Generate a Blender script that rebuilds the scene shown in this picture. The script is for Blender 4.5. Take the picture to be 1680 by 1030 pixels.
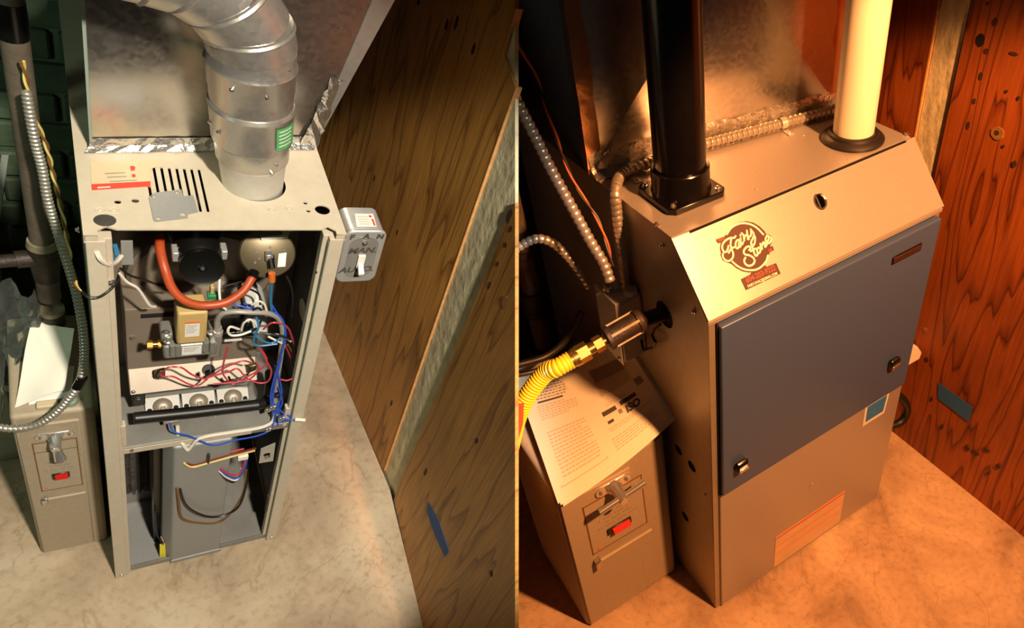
import bpy, bmesh, math, random
from mathutils import Vector, Matrix
random.seed(7)
for o in list(bpy.data.objects): bpy.data.objects.remove(o)
SC = bpy.context.scene
COL = SC.collection
# ---------------------------------------------------------------- the two rooms
# Two furnace corners stand side by side behind a plywood partition.  Each has its own frame:
# x along the furnace front, y towards the back wall, z up, origin at the front left foot.
ROOM = {'L': Matrix([[0.764952, -0.460203, 0.450624, -1.181197], [0.516456, 0.856311, -0.002191, 0.692365], [-0.384866, 0.234403, 0.892711, 0.31552], [0.0, 0.0, 0.0, 1.0]]),
        'R': Matrix([[0.827781, -0.558486, -0.053597, 0.1214], [0.561016, 0.825021, 0.067837, 0.820116], [0.006332, -0.086223, 0.996256, -0.11839], [0.0, 0.0, 0.0, 1.0]])}
# ---------------------------------------------------------------- camera
cam = bpy.data.cameras.new('camera'); camo = bpy.data.objects.new('camera', cam); COL.objects.link(camo)
camo.location = (0, 0, 1.75); camo.rotation_euler = (math.radians(90-43.5), 0, 0)
cam.sensor_width = 36; cam.sensor_fit = 'HORIZONTAL'; cam.lens = 36*1150/1680
cam.shift_x = (840-1100)/1680; cam.shift_y = 0; cam.clip_start = .01
SC.camera = camo
# ---------------------------------------------------------------- light
SC.view_settings.view_transform = 'Standard'; SC.view_settings.look = 'None'
SC.view_settings.gamma = 1; SC.view_settings.use_curve_mapping = False
SC.view_settings.exposure = 0
wd = bpy.data.worlds.new('world'); SC.world = wd; wd.use_nodes = True
wd.node_tree.nodes['Background'].inputs[0].default_value = (1, .97, .9, 1)
wd.node_tree.nodes['Background'].inputs[1].default_value = .012
def lamp(name, room, loc, aim, power, col, size=.05, angle=70, blend=.4, kind='SPOT'):
    l = bpy.data.lights.new(name, kind); l.energy = power; l.color = col
    if kind == 'SPOT':
        l.spot_size = math.radians(angle); l.spot_blend = blend; l.shadow_soft_size = size
    elif kind == 'AREA':
        l.shape = 'DISK'; l.size = size; l.spread = math.radians(angle)
    else: l.shadow_soft_size = size
    o = bpy.data.objects.new(name, l); COL.objects.link(o)
    p = Vector(loc); d = Vector(aim)-p
    o.matrix_world = ROOM[room] @ (Matrix.Translation(p) @ d.to_track_quat('-Z', 'Y').to_matrix().to_4x4())
    return o
lamp('work_lamp_before', 'L', (.36, -1.5, 2.9), (.14, .05, .60), 480, (1, .91, .76), .06, 28.6, .2)
lamp('bulb_before', 'L', (-.55, -.25, 1.30), (-.14, .5, .45), 7, (.70, 1, .72), .10, 100, .6)
lamp('work_lamp_after', 'R', (.34, -.95, 2.10), (.385, .10, .64), 360, (1, .385, .12), .045, 53, .25)
# ---------------------------------------------------------------- helpers
def lin(h):
    h = h.lstrip('#'); c = [int(h[i:i+2], 16)/255 for i in (0, 2, 4)]
    return tuple((v/12.92 if v <= .04045 else ((v+.055)/1.055)**2.4) for v in c)+(1,)
MATS = {}
def pm(name, col, rough=.5, metal=0, var=0., scale=25, bump=0, bscale=None, stretch=None, col2=None, spec=.5, trans=0, alpha=1, coat=0, detail=5, vor=False, rvar=0):
    m = bpy.data.materials.new(name); m.use_nodes = True; nt = m.node_tree; N = nt.nodes; L = nt.links
    b = N['Principled BSDF']; c = lin(col) if isinstance(col, str) else col
    b.inputs['Base Color'].default_value = c; b.inputs['Roughness'].default_value = rough
    b.inputs['Metallic'].default_value = metal; b.inputs['Specular IOR Level'].default_value = spec
    if trans: b.inputs['Transmission Weight'].default_value = trans
    if alpha < 1: b.inputs['Alpha'].default_value = alpha
    if coat: b.inputs['Coat Weight'].default_value = coat
    if var or bump or col2 or rvar:
        tc = N.new('ShaderNodeTexCoord'); mp = N.new('ShaderNodeMapping'); L.new(tc.outputs['Object'], mp.inputs[0])
        if stretch: mp.inputs['Scale'].default_value = stretch
        if vor:
            nz = N.new('ShaderNodeTexVoronoi'); nz.inputs['Scale'].default_value = scale; fo = nz.outputs['Color']
            sx = N.new('ShaderNodeSeparateColor'); L.new(fo, sx.inputs[0]); fo = sx.outputs[0]
        else:
            nz = N.new('ShaderNodeTexNoise'); nz.inputs['Scale'].default_value = scale; nz.inputs['Detail'].default_value = detail; nz.inputs['Roughness'].default_value = .6; fo = nz.outputs[0]
        L.new(mp.outputs[0], nz.inputs['Vector'])
        if var or col2:
            cr = N.new('ShaderNodeValToRGB'); e = cr.color_ramp.elements
            if not vor: e[0].position = .3; e[1].position = .7
            if col2: e[0].color = c; e[1].color = lin(col2)
            else:
                e[0].color = tuple(v*(1-var) for v in c[:3])+(1,); e[1].color = tuple(min(1, v*(1+var)) for v in c[:3])+(1,)
            L.new(fo, cr.inputs[0]); L.new(cr.outputs[0], b.inputs['Base Color'])
        if rvar:
            mr = N.new('ShaderNodeMapRange'); mr.inputs[3].default_value = max(.02, rough-rvar); mr.inputs[4].default_value = rough+rvar
            L.new(fo, mr.inputs[0]); L.new(mr.outputs[0], b.inputs['Roughness'])
        if bump:
            bn = N.new('ShaderNodeTexNoise'); bn.inputs['Scale'].default_value = bscale or scale*3; bn.inputs['Detail'].default_value = 4
            L.new(mp.outputs[0], bn.inputs['Vector'])
            bp = N.new('ShaderNodeBump'); bp.inputs['Strength'].default_value = bump; bp.inputs['Distance'].default_value = .004
            L.new(bn.outputs[0], bp.inputs['Height']); L.new(bp.outputs[0], b.inputs['Normal'])
    MATS[name] = m
    return m
def wood(name, cols, rough=.55, s=(1, 7, .75), rings=9.):
    m = bpy.data.materials.new(name); m.use_nodes = True; nt = m.node_tree; N = nt.nodes; L = nt.links
    b = N['Principled BSDF']; b.inputs['Roughness'].default_value = rough
    tc = N.new('ShaderNodeTexCoord'); mp = N.new('ShaderNodeMapping'); mp.inputs['Scale'].default_value = s; L.new(tc.outputs['Object'], mp.inputs[0])
    n1 = N.new('ShaderNodeTexNoise'); n1.inputs['Scale'].default_value = 1.3; n1.inputs['Detail'].default_value = 2.5; n1.inputs['Roughness'].default_value = .45; L.new(mp.outputs[0], n1.inputs['Vector'])
    mu = N.new('ShaderNodeMath'); mu.operation = 'MULTIPLY'; mu.inputs[1].default_value = rings; L.new(n1.outputs[0], mu.inputs[0])
    pp = N.new('ShaderNodeMath'); pp.operation = 'FRACT'; L.new(mu.outputs[0], pp.inputs[0])
    mp2 = N.new('ShaderNodeMapping'); mp2.inputs['Scale'].default_value = (1, 90, 4); L.new(tc.outputs['Object'], mp2.inputs[0])
    n2 = N.new('ShaderNodeTexNoise'); n2.inputs['Scale'].default_value = 2; n2.inputs['Detail'].default_value = 4; L.new(mp2.outputs[0], n2.inputs['Vector'])
    n3 = N.new('ShaderNodeTexNoise'); n3.inputs['Scale'].default_value = 3.2; n3.inputs['Detail'].default_value = 5; L.new(tc.outputs['Object'], n3.inputs['Vector'])
    cr = N.new('ShaderNodeValToRGB'); e = cr.color_ramp.elements
    e[0].position = 0; e[0].color = lin(cols[0]); e[1].position = 1; e[1].color = lin(cols[2])
    x = e.new(.10); x.color = lin(cols[1]); x = e.new(.72); x.color = lin(cols[1])
    L.new(pp.outputs[0], cr.inputs[0])
    mx = N.new('ShaderNodeMixRGB'); mx.blend_type = 'MULTIPLY'; mx.inputs[0].default_value = .45
    r2 = N.new('ShaderNodeValToRGB'); r2.color_ramp.elements[0].position = .3; r2.color_ramp.elements[0].color = (.35, .32, .3, 1); r2.color_ramp.elements[1].position = .65
    L.new(n2.outputs[0], r2.inputs[0]); L.new(cr.outputs[0], mx.inputs[1]); L.new(r2.outputs[0], mx.inputs[2])
    mx2 = N.new('ShaderNodeMixRGB'); mx2.blend_type = 'MULTIPLY'; mx2.inputs[0].default_value = .6
    r3 = N.new('ShaderNodeValToRGB'); r3.color_ramp.elements[0].position = .32; r3.color_ramp.elements[0].color = (.5, .47, .42, 1); r3.color_ramp.elements[1].position = .62
    L.new(n3.outputs[0], r3.inputs[0]); L.new(mx.outputs[0], mx2.inputs[1]); L.new(r3.outputs[0], mx2.inputs[2])
    L.new(mx2.outputs[0], b.inputs['Base Color'])
    bp = N.new('ShaderNodeBump'); bp.inputs['Strength'].default_value = .25; bp.inputs['Distance'].default_value = .002
    L.new(n2.outputs[0], bp.inputs['Height']); L.new(bp.outputs[0], b.inputs['Normal'])
    MATS[name] = m; return m
def concrete(name, c0, c1, c2, scale=3.):
    m = bpy.data.materials.new(name); m.use_nodes = True; nt = m.node_tree; N = nt.nodes; L = nt.links
    b = N['Principled BSDF']; b.inputs['Roughness'].default_value = .85
    tc = N.new('ShaderNodeTexCoord')
    n1 = N.new('ShaderNodeTexNoise'); n1.inputs['Scale'].default_value = scale; n1.inputs['Detail'].default_value = 9; n1.inputs['Roughness'].default_value = .62; n1.inputs['Distortion'].default_value = .6
    n2 = N.new('ShaderNodeTexNoise'); n2.inputs['Scale'].default_value = 60; n2.inputs['Detail'].default_value = 4
    n3 = N.new('ShaderNodeTexNoise'); n3.inputs['Scale'].default_value = 2.1; n3.inputs['Detail'].default_value = 6; n3.inputs['Distortion'].default_value = 1.6
    for n in (n1, n2, n3): L.new(tc.outputs['Object'], n.inputs['Vector'])
    cr = N.new('ShaderNodeValToRGB'); e = cr.color_ramp.elements
    e[0].position = .30; e[0].color = lin(c0); e[1].position = .68; e[1].color = lin(c2); x = e.new(.5); x.color = lin(c1)
    L.new(n1.outputs[0], cr.inputs[0])
    r3 = N.new('ShaderNodeValToRGB'); e = r3.color_ramp.elements   # thin wandering cracks and drag marks
    e[0].position = .494; e[0].color = (1, 1, 1, 1); e[1].position = .506; e[1].color = (1, 1, 1, 1); x = e.new(.5); x.color = (.74, .70, .64, 1)
    L.new(n3.outputs[0], r3.inputs[0])
    mx = N.new('ShaderNodeMixRGB'); mx.blend_type = 'MULTIPLY'; mx.inputs[0].default_value = .8; L.new(cr.outputs[0], mx.inputs[1]); L.new(r3.outputs[0], mx.inputs[2])
    r2 = N.new('ShaderNodeValToRGB'); r2.color_ramp.elements[0].position = .25; r2.color_ramp.elements[0].color = (.68, .66, .62, 1); r2.color_ramp.elements[1].position = .5
    L.new(n2.outputs[0], r2.inputs[0])
    m2 = N.new('ShaderNodeMixRGB'); m2.blend_type = 'MULTIPLY'; m2.inputs[0].default_value = .7; L.new(mx.outputs[0], m2.inputs[1]); L.new(r2.outputs[0], m2.inputs[2])
    L.new(m2.outputs[0], b.inputs['Base Color'])
    bp = N.new('ShaderNodeBump'); bp.inputs['Strength'].default_value = .3; bp.inputs['Distance'].default_value = .003; L.new(n2.outputs[0], bp.inputs['Height']); L.new(bp.outputs[0], b.inputs['Normal'])
    MATS[name] = m; return m
def V(*a): return Vector(a[0]) if len(a) == 1 else Vector(a)
def spl(pts, n=6):
    pts = [Vector(p) for p in pts]; P = [pts[0]*2-pts[1]]+pts+[pts[-1]*2-pts[-2]]; out = []
    for i in range(1, len(P)-2):
        a, b, c, d = P[i-1:i+3]
        for k in range(n):
            t = k/n; out.append(.5*((2*b)+(c-a)*t+(2*a-5*b+4*c-d)*t*t+(3*b-a-3*c+d)*t**3))
    return out+[pts[-1]]
def resample(path, step):
    out = [path[0].copy()]; acc = 0; 
    for a, b in zip(path, path[1:]):
        d = (b-a).length
        if d < 1e-9: continue
        t = step-acc
        while t <= d: out.append(a.lerp(b, t/d)); t += step
        acc = (acc+d) % step
    return out
class MB:
    def __init__(s): s.v = []; s.f = []
    def add(s, vs, fs):
        k = len(s.v); s.v += [Vector(v) for v in vs]; s.f += [tuple(i+k for i in f) for f in fs]; return s
    def box(s, a, b):
        x0, x1 = sorted((a[0], b[0])); y0, y1 = sorted((a[1], b[1])); z0, z1 = sorted((a[2], b[2]))
        return s.add([(x0,y0,z0),(x1,y0,z0),(x1,y1,z0),(x0,y1,z0),(x0,y0,z1),(x1,y0,z1),(x1,y1,z1),(x0,y1,z1)],
                     [(0,3,2,1),(4,5,6,7),(0,1,5,4),(1,2,6,5),(2,3,7,6),(3,0,4,7)])
    def obox(s, c, size, X=(1,0,0), Y=(0,1,0), Z=(0,0,1)):
        c = Vector(c); X, Y, Z = (Vector(q).normalized()*l/2 for q, l in zip((X, Y, Z), size))
        return s.add([c+X*i+Y*j+Z*k for k in (-1,1) for i, j in ((-1,-1),(1,-1),(1,1),(-1,1))],
                     [(0,3,2,1),(4,5,6,7),(0,1,5,4),(1,2,6,5),(2,3,7,6),(3,0,4,7)])
    def prism(s, poly, vec):
        p = [Vector(q) for q in poly]; n = len(p); vec = Vector(vec)
        return s.add(p+[q+vec for q in p], [tuple(range(n))[::-1], tuple(range(n, 2*n))]+[(i, (i+1) % n, n+(i+1) % n, n+i) for i in range(n)])
    def tube(s, path, r, n=8, caps=True):
        path = [Vector(p) for p in path]; k = len(path); rs = r if isinstance(r, (list, tuple)) else [r]*k
        T = [(path[min(i+1, k-1)]-path[max(i-1, 0)]).normalized() for i in range(k)]
        u = T[0].orthogonal().normalized(); vs = []; fs = []
        for i in range(k):
            u = (u-T[i]*u.dot(T[i])); u = u.normalized() if u.length > 1e-6 else T[i].orthogonal().normalized()
            w = T[i].cross(u)
            for j in range(n):
                a = 2*math.pi*j/n; vs.append(path[i]+(u*math.cos(a)+w*math.sin(a))*rs[i])
        for i in range(k-1):
            for j in range(n): fs.append((i*n+j, i*n+(j+1) % n, (i+1)*n+(j+1) % n, (i+1)*n+j))
        if caps: fs += [tuple(range(n))[::-1], tuple(range((k-1)*n, k*n))]
        return s.add(vs, fs)
    def lathe(s, o, ax, prof, n=24, caps=True, rot=0):
        o = Vector(o); ax = Vector(ax).normalized(); u = ax.orthogonal().normalized(); w = ax.cross(u); vs = []; fs = []
        for h, r in prof:
            for j in range(n):
                a = 2*math.pi*j/n+rot; vs.append(o+ax*h+(u*math.cos(a)+w*math.sin(a))*r)
        for i in range(len(prof)-1):
            for j in range(n): fs.append((i*n+j, i*n+(j+1) % n, (i+1)*n+(j+1) % n, (i+1)*n+j))
        if caps: fs += [tuple(range(n))[::-1], tuple(range((len(prof)-1)*n, len(prof)*n))]
        return s.add(vs, fs)
    def plate(s, outer, holes, fn, th):
        """flat plate with holes: 2D loops, fn maps (u,v) to a point, th a thickness vector"""
        bm = bmesh.new(); loops = []
        for lp in [outer]+holes:
            vs = [bm.verts.new((u, v, 0)) for u, v in lp]; loops.append(len(vs))
            for i in range(len(vs)): bm.edges.new((vs[i], vs[(i+1) % len(vs)]))
        bmesh.ops.triangle_fill(bm, use_beauty=True, use_dissolve=False, edges=bm.edges[:], normal=(0, 0, 1))
        bm.verts.index_update(); th = Vector(th); n = len(bm.verts)
        top = [Vector(fn(v.co.x, v.co.y)) for v in bm.verts]; fs = [tuple(v.index for v in f.verts) for f in bm.faces]
        bm.free()
        faces = list(fs)+[tuple(i+n for i in f)[::-1] for f in fs]; k = 0
        for c in loops:
            faces += [(k+i, k+(i+1) % c, n+k+(i+1) % c, n+k+i) for i in range(c)]; k += c
        return s.add(top+[p+th for p in top], faces)
    def corr(s, path, r, pitch, n=10, depth=.14):
        """ridged hose: a tube whose radius swells once per pitch"""
        p = resample([Vector(q) for q in path], pitch/4)
        rs = [r*(1-depth*(0 if i % 4 in (1, 2) else 1.0 if i % 4 == 0 else .35)) for i in range(len(p))]
        return s.tube(p, rs, n)
    def build(s, name, mat, parent=None, room=None, base=None, smooth=35, bevel=0, seg=2, label=None, kind=None):
        if parent is not None: base = BASE[parent.name]
        base = Vector(base if base is not None else (0, 0, 0))
        me = bpy.data.meshes.new(name); me.from_pydata([v-base for v in s.v], [], s.f); me.update()
        bm = bmesh.new(); bm.from_mesh(me); bmesh.ops.recalc_face_normals(bm, faces=bm.faces[:]); bm.to_mesh(me); bm.free()
        if smooth:
            me.shade_smooth(); me.set_sharp_from_angle(angle=math.radians(smooth))
        o = bpy.data.objects.new(name, me); COL.objects.link(o); me.materials.append(MATS[mat] if isinstance(mat, str) else mat)
        if parent is not None: o.parent = parent
        else: o.matrix_world = ROOM[room] @ Matrix.Translation(base)
        BASE[o.name] = base
        if bevel:
            b = o.modifiers.new('bevel', 'BEVEL'); b.width = bevel; b.segments = seg; b.limit_method = 'ANGLE'; b.angle_limit = math.radians(50)
        if label: o['label'] = label
        if kind: o['kind'] = kind
        return o
BASE = {}
def tag(o, label, cat, group=None, kind=None):
    o['label'] = label; o['category'] = cat
    if group: o['group'] = group
    if kind: o['kind'] = kind
    return o
def thing(name, label, cat, room, base, group=None):
    o = bpy.data.objects.new(name, None); COL.objects.link(o); o.empty_display_size = .05
    o.matrix_world = ROOM[room] @ Matrix.Translation(Vector(base)); BASE[o.name] = Vector(base)
    return tag(o, label, cat, group)
def circ(c, r, n=20, ry=None): return [(c[0]+r*math.cos(2*math.pi*i/n), c[1]+(ry or r)*math.sin(2*math.pi*i/n)) for i in range(n)]
def lettering(s, size, org, u, v, mat, parent, name='lettering', align='CENTER', squeeze=1, bold=0.):
    c = bpy.data.curves.new('t', 'FONT'); c.body = s; c.size = size; c.align_x = align; c.align_y = 'CENTER'; c.offset = bold; c.resolution_u = 3
    o = bpy.data.objects.new('t', c); COL.objects.link(o); bpy.context.view_layer.update()
    me = bpy.data.meshes.new_from_object(o); bpy.data.objects.remove(o)
    org = Vector(org); u = Vector(u).normalized()*squeeze; v = Vector(v).normalized()
    b = MB(); b.add([org+u*q.co.x+v*q.co.y for q in me.vertices], [tuple(f.vertices) for f in me.polygons])
    bpy.data.meshes.remove(me)
    return b.build(name, mat, parent, smooth=0)
def ribbon(pts, w, fn, b=None):
    """flat pen stroke of width w through 2D points, mapped by fn"""
    b = b or MB(); p = [Vector((q[0], q[1], 0)) for q in pts]; vs = []; fs = []
    for i in range(len(p)):
        t = (p[min(i+1, len(p)-1)]-p[max(i-1, 0)]); t = t.normalized() if t.length else Vector((1, 0, 0)); nn = Vector((-t.y, t.x, 0))*w/2
        vs += [fn(*(p[i]+nn).xy), fn(*(p[i]-nn).xy)]
        if i: fs.append((2*i-2, 2*i-1, 2*i+1, 2*i))
    return b.add(vs, fs)
def screw(parent, p, n, r=.006, mat='bright_steel', name='screw'):
    n = Vector(n).normalized(); p = Vector(p)
    return MB().lathe(p, n, [(0, r), (r*.35, r*.95), (r*.4, r*.6), (r*.95, r*.55), (r*1.05, r*.35)], 8).build(name, mat, parent)
# ---------------------------------------------------------------- materials
pm('brick_paint', '#3b4a35', .8, var=.35, scale=14, bump=.5, bscale=60)
pm('mortar_paint', '#56624b', .9, var=.25, scale=30, bump=.4)
concrete('concrete_before', '#86725c', '#b09b80', '#c2b096')
concrete('concrete_after', '#7d634c', '#ad8f70', '#c6a987', 4.0)
wood('plywood_before', ('#8a571d', '#d89c48', '#ad7832'))
wood('plywood_warm_tint', ('#451705', '#a8561d', '#7c3610'), rings=11)  # same wood as the left wall, with warm lamp light put into its colour
pm('plywood_edge', '#c79257', .7, var=.2, scale=80)
pm('knot', '#3a2210', .8, var=.4, scale=120)
pm('knot_pale', '#8f6430', .8, var=.3, scale=120)
pm('foam', '#cbc39e', .75, var=.22, scale=40, bump=.9, bscale=45, stretch=(1, 1, .6))
pm('stud', '#8a6a3c', .8, var=.3, scale=30)
pm('tape_blue', '#2a5f9e', .7, var=.1, scale=200)
pm('cabinet_beige', '#bdb09a', .55, var=.05, scale=60, bump=.05, bscale=400)
pm('groove_shade_green', '#7f8a74', .6)
pm('liner_grey', '#8b8780', .5, metal=.3, var=.15, scale=15)
pm('liner_dark', '#3a3633', .6, var=.2, scale=12)
pm('hole_black', '#0a0908', .9)
pm('galv', '#bdb6ac', .24, metal=.95, var=.06, scale=140, vor=True, rvar=.03, bump=.06, bscale=9)
pm('galv_pipe', '#bcb7ae', .33, metal=.78, var=.05, scale=160, vor=True, rvar=.04)
pm('galv_light', '#c8c6c0', .42, metal=.6, var=.06, scale=60)
pm('foil', '#d8d4ce', .26, metal=.95, bump=.9, bscale=60, var=.08)
pm('foil_copper', '#b98a62', .28, metal=.9, bump=.25, bscale=40, var=.1)
pm('firewall', '#857868', .5, metal=.3, var=.15, scale=12)
pm('tan_metal', '#8e8070', .42, metal=.35, var=.10, scale=22)
pm('tan_plastic', '#b99a62', .5, var=.04)
pm('cast_alu', '#9b9890', .42, metal=.55, var=.1, scale=60, bump=.15)
pm('olive_metal', '#6d6048', .33, metal=.6, var=.1, scale=20)
pm('steel_plate', '#93928f', .5, metal=.25, var=.05, scale=200)
pm('bright_steel', '#d9d5cd', .2, metal=.95)
pm('chrome', '#e6e4df', .16, metal=.85)
pm('brass', '#c89a4a', .25, metal=.95)
pm('iron', '#3a3029', .55, metal=.45, var=.35, scale=40, bump=.4, bscale=120)
pm('iron_pipe', '#5d5144', .6, metal=.2, var=.35, scale=18, bump=.3, bscale=80)
pm('iron_rim', '#8d8168', .6, metal=.3, var=.3, scale=60)
pm('black_pipe', '#1d1a18', .4, metal=.2, var=.3, scale=30)
pm('motor_black', '#0f0d0b', .3)
pm('plastic_black', '#0b0a08', .28)
pm('abs_black', '#0c0a0a', .22, var=.2, scale=30)
pm('rubber', '#191412', .5)
pm('pvc_white', '#eae3cd', .3)
pm('hose_orange', '#a8441f', .45, var=.1, scale=60)
for n, c in dict(wire_red='#b43a44', wire_blue='#2b4fb4', wire_teal='#2d6f96', wire_white='#d9d0c0', wire_black='#1a1714', wire_brown='#6e4a24', wire_green='#2a7a4a', wire_yellow='#c8b46a', wire_orange='#c8642a', wire_maroon='#6e2420').items():
    pm(n, c, .4)
pm('tube_grey', '#a49e96', .4, metal=.3)
pm('paper', '#ddd8c8', .7, var=.04, scale=8)
pm('paper_cream', '#c9b591', .65, var=.10, scale=12)
pm('paper_white', '#d8d4cc', .6, var=.03)
pm('ink', '#4a443c', .7)
pm('ink_light', '#bdb3a0', .8)
pm('ink_mid', '#8a8070', .8)
pm('print_red', '#d0402c', .6)
pm('print_orange', '#d9663a', .6)
pm('print_green', '#4f9a5a', .55, var=.2, scale=300, detail=2)
pm('print_yellow', '#e0d43a', .5)
pm('blue_grey', '#4f5860', .55, var=.12, scale=10)
pm('pale_edge', '#8d9088', .5)
pm('duct_grey', '#7e8a7e', .6, var=.12, scale=9)
pm('insul_dark', '#4b453c', .95, var=.4, scale=40, bump=.8)
pm('appliance_tan', '#a3937b', .55, var=.06, scale=90, bump=.1, bscale=500)
pm('appliance_inset', '#a79880', .5, var=.05, scale=90)
pm('conduit_steel', '#b9b2a6', .34, metal=.7, var=.1, scale=90)
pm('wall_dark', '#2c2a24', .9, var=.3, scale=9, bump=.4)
pm('cabinet_silver', '#b0a9a3', .36, metal=.5, var=.04, scale=160, bump=.03, bscale=600)
pm('cabinet_side', '#a59a86', .4, metal=.55, var=.06, scale=30)
pm('door_blue', '#43557a', .38, metal=.1, var=.03, scale=200)
pm('door_edge', '#2c3a52', .4)
pm('csst_yellow', '#e2a81c', .35)
pm('logo_brown', '#3e150c', .6)
pm('logo_cream', '#f3ead2', .6)
pm('logo_orange', '#c8492a', .6)
pm('label_blue', '#2f6fb0', .5, var=.25, scale=120)
pm('label_cream', '#d8b48c', .6, var=.06)
pm('red_plastic', '#b01208', .6, spec=.2)
pm('white_plastic', '#e8e0d0', .4)
pm('hose_black', '#15120f', .45)
pm('fibre', '#6f6a60', .95, var=.3, scale=30, bump=.8)
def film(name):
    m = bpy.data.materials.new(name); m.use_nodes = True; nt = m.node_tree; N = nt.nodes; L = nt.links
    N.remove(N['Principled BSDF']); out = N['Material Output']
    t = N.new('ShaderNodeBsdfTransparent'); t.inputs[0].default_value = (.82, .86, .82, 1)
    g = N.new('ShaderNodeBsdfGlossy'); g.inputs['Roughness'].default_value = .12; d = N.new('ShaderNodeBsdfDiffuse'); d.inputs[0].default_value = (.7, .75, .7, 1)
    m1 = N.new('ShaderNodeMixShader'); m1.inputs[0].default_value = .35; L.new(g.outputs[0], m1.inputs[1]); L.new(d.outputs[0], m1.inputs[2])
    f = N.new('ShaderNodeFresnel'); f.inputs[0].default_value = 1.5
    a = N.new('ShaderNodeMath'); a.operation = 'ADD'; a.inputs[1].default_value = .10; L.new(f.outputs[0], a.inputs[0])
    m2 = N.new('ShaderNodeMixShader'); L.new(a.outputs[0], m2.inputs[0]); L.new(t.outputs[0], m2.inputs[1]); L.new(m1.outputs[0], m2.inputs[2]); L.new(m2.outputs[0], out.inputs[0])
    MATS[name] = m
film('plastic_film')
# ================================================================ LEFT ROOM: the old furnace
HL = 1.0228; WL = .305
def wire(pts, r, mat, parent, name='wire', n=6, k=7):
    return MB().tube(spl(pts, k), r, n).build(name, mat, parent)
# ---- setting
b = MB(); b.prism([(-.9, -.9, -.03), (.54, -.9, -.03), (.5742, -.192, -.03), (.589, .06, -.03), (.547, .584, -.03), (.49, 1.25, -.03), (-.9, 1.25, -.03)], (0, 0, .03))
fl = b.build('floor', 'concrete_before', room='L', smooth=0); tag(fl, 'stained pale concrete floor under the open furnace', 'floor', kind='structure')
# brick wall: every brick a piece of its own on a mortar backing
wb = MB().box((-.75, .655, 0), (.24, .72, 1.75)).build('wall_back', 'mortar_paint', room='L', smooth=0)
tag(wb, 'dark green painted brick wall behind the open furnace', 'wall', kind='structure')
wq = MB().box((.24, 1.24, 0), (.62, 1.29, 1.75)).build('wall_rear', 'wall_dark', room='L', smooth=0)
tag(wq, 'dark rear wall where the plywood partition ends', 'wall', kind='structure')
bme = None
for r in range(24):
    for c in range(4):
        x = -.62+c*.205+(.1025 if r % 2 else 0); z = .01+r*.068
        if z > 1.6: continue
        if bme is None:
            q = MB().box((0, 0, 0), (.195, .03, .058)); o = q.build('brick', 'brick_paint', wb, smooth=0, bevel=.004, seg=1); bme = o.data; first = o
        else:
            o = bpy.data.objects.new('brick', bme); COL.objects.link(o); o.parent = wb
            m = o.modifiers.new('bevel', 'BEVEL'); m.width = .004; m.segments = 1
        o.location = (x+random.uniform(-.002, .002), .640+random.uniform(-.003, .003), z); o.rotation_euler = (random.uniform(-.006, .006), 0, random.uniform(-.008, .008))
# plywood wall: two sheets with a foam-filled gap between them
wr = MB().prism([(.62, .30, 0), (.62, -.30, 0), (.640, -.30, 0), (.640, .30, 0)], (0, 0, .05)).build('wall_right', 'stud', room='L', smooth=0)
tag(wr, 'plywood partition with foam-filled gap right of the open furnace', 'wall', kind='structure')
nb = Vector((.996, .085, 0)).normalized()*.007; nf = Vector((.998, -.066, 0)).normalized()*.007
MB().prism([(.4915, 1.23, 0), (0.5860,0.1189,0.0000), (0.5824,0.1612,1.2118), (0.5773,0.2208,1.2347), (0.5763,0.2330,1.3114), (0.5720,0.2833,1.3811), (.4915, 1.23, 1.75)], nb).build('plywood_panel', 'plywood_before', wr, smooth=0, label='darker rear plywood sheet')
MB().prism([(0.5886,0.0245,0.0051), (.5742, -.192, 0), (.537, -.75, 0), (0.5375,-0.7437,0.3092), (0.5899,0.0438,1.0563)], nf).build('plywood_panel', 'plywood_before', wr, smooth=0, label='lighter front plywood sheet with wavy grain')
MB().prism([(0.5900,0.1249,-0.0384), (0.5986,0.0240,-0.0127), (0.5968,0.0444,1.0369), (0.5800,0.2422,1.3110), (0.5746,0.3067,1.2472)], nb).build('foam_strip', 'foam', wr, smooth=0, label='pale lumpy spray foam in the gap')
e0 = Vector((0.5855,0.1176,0.0091)); e1 = Vector((0.5818,0.1609,1.2132)); d = (e1-e0)
MB().prism([e0, e0+Vector((0, -.004, 0)), e1+Vector((0, -.004, 0)), e1], (.012, 0, 0)).build('panel_edge', 'plywood_edge', wr, smooth=0)
e0 = Vector((0.5758,0.2316,1.3144)); e1 = Vector((0.5767,0.2215,1.2341))
MB().prism([e0, e0+Vector((0, -.004, 0)), e1+Vector((0, -.004, 0)), e1], (.012, 0, 0)).build('panel_edge', 'plywood_edge', wr, smooth=0)
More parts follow.
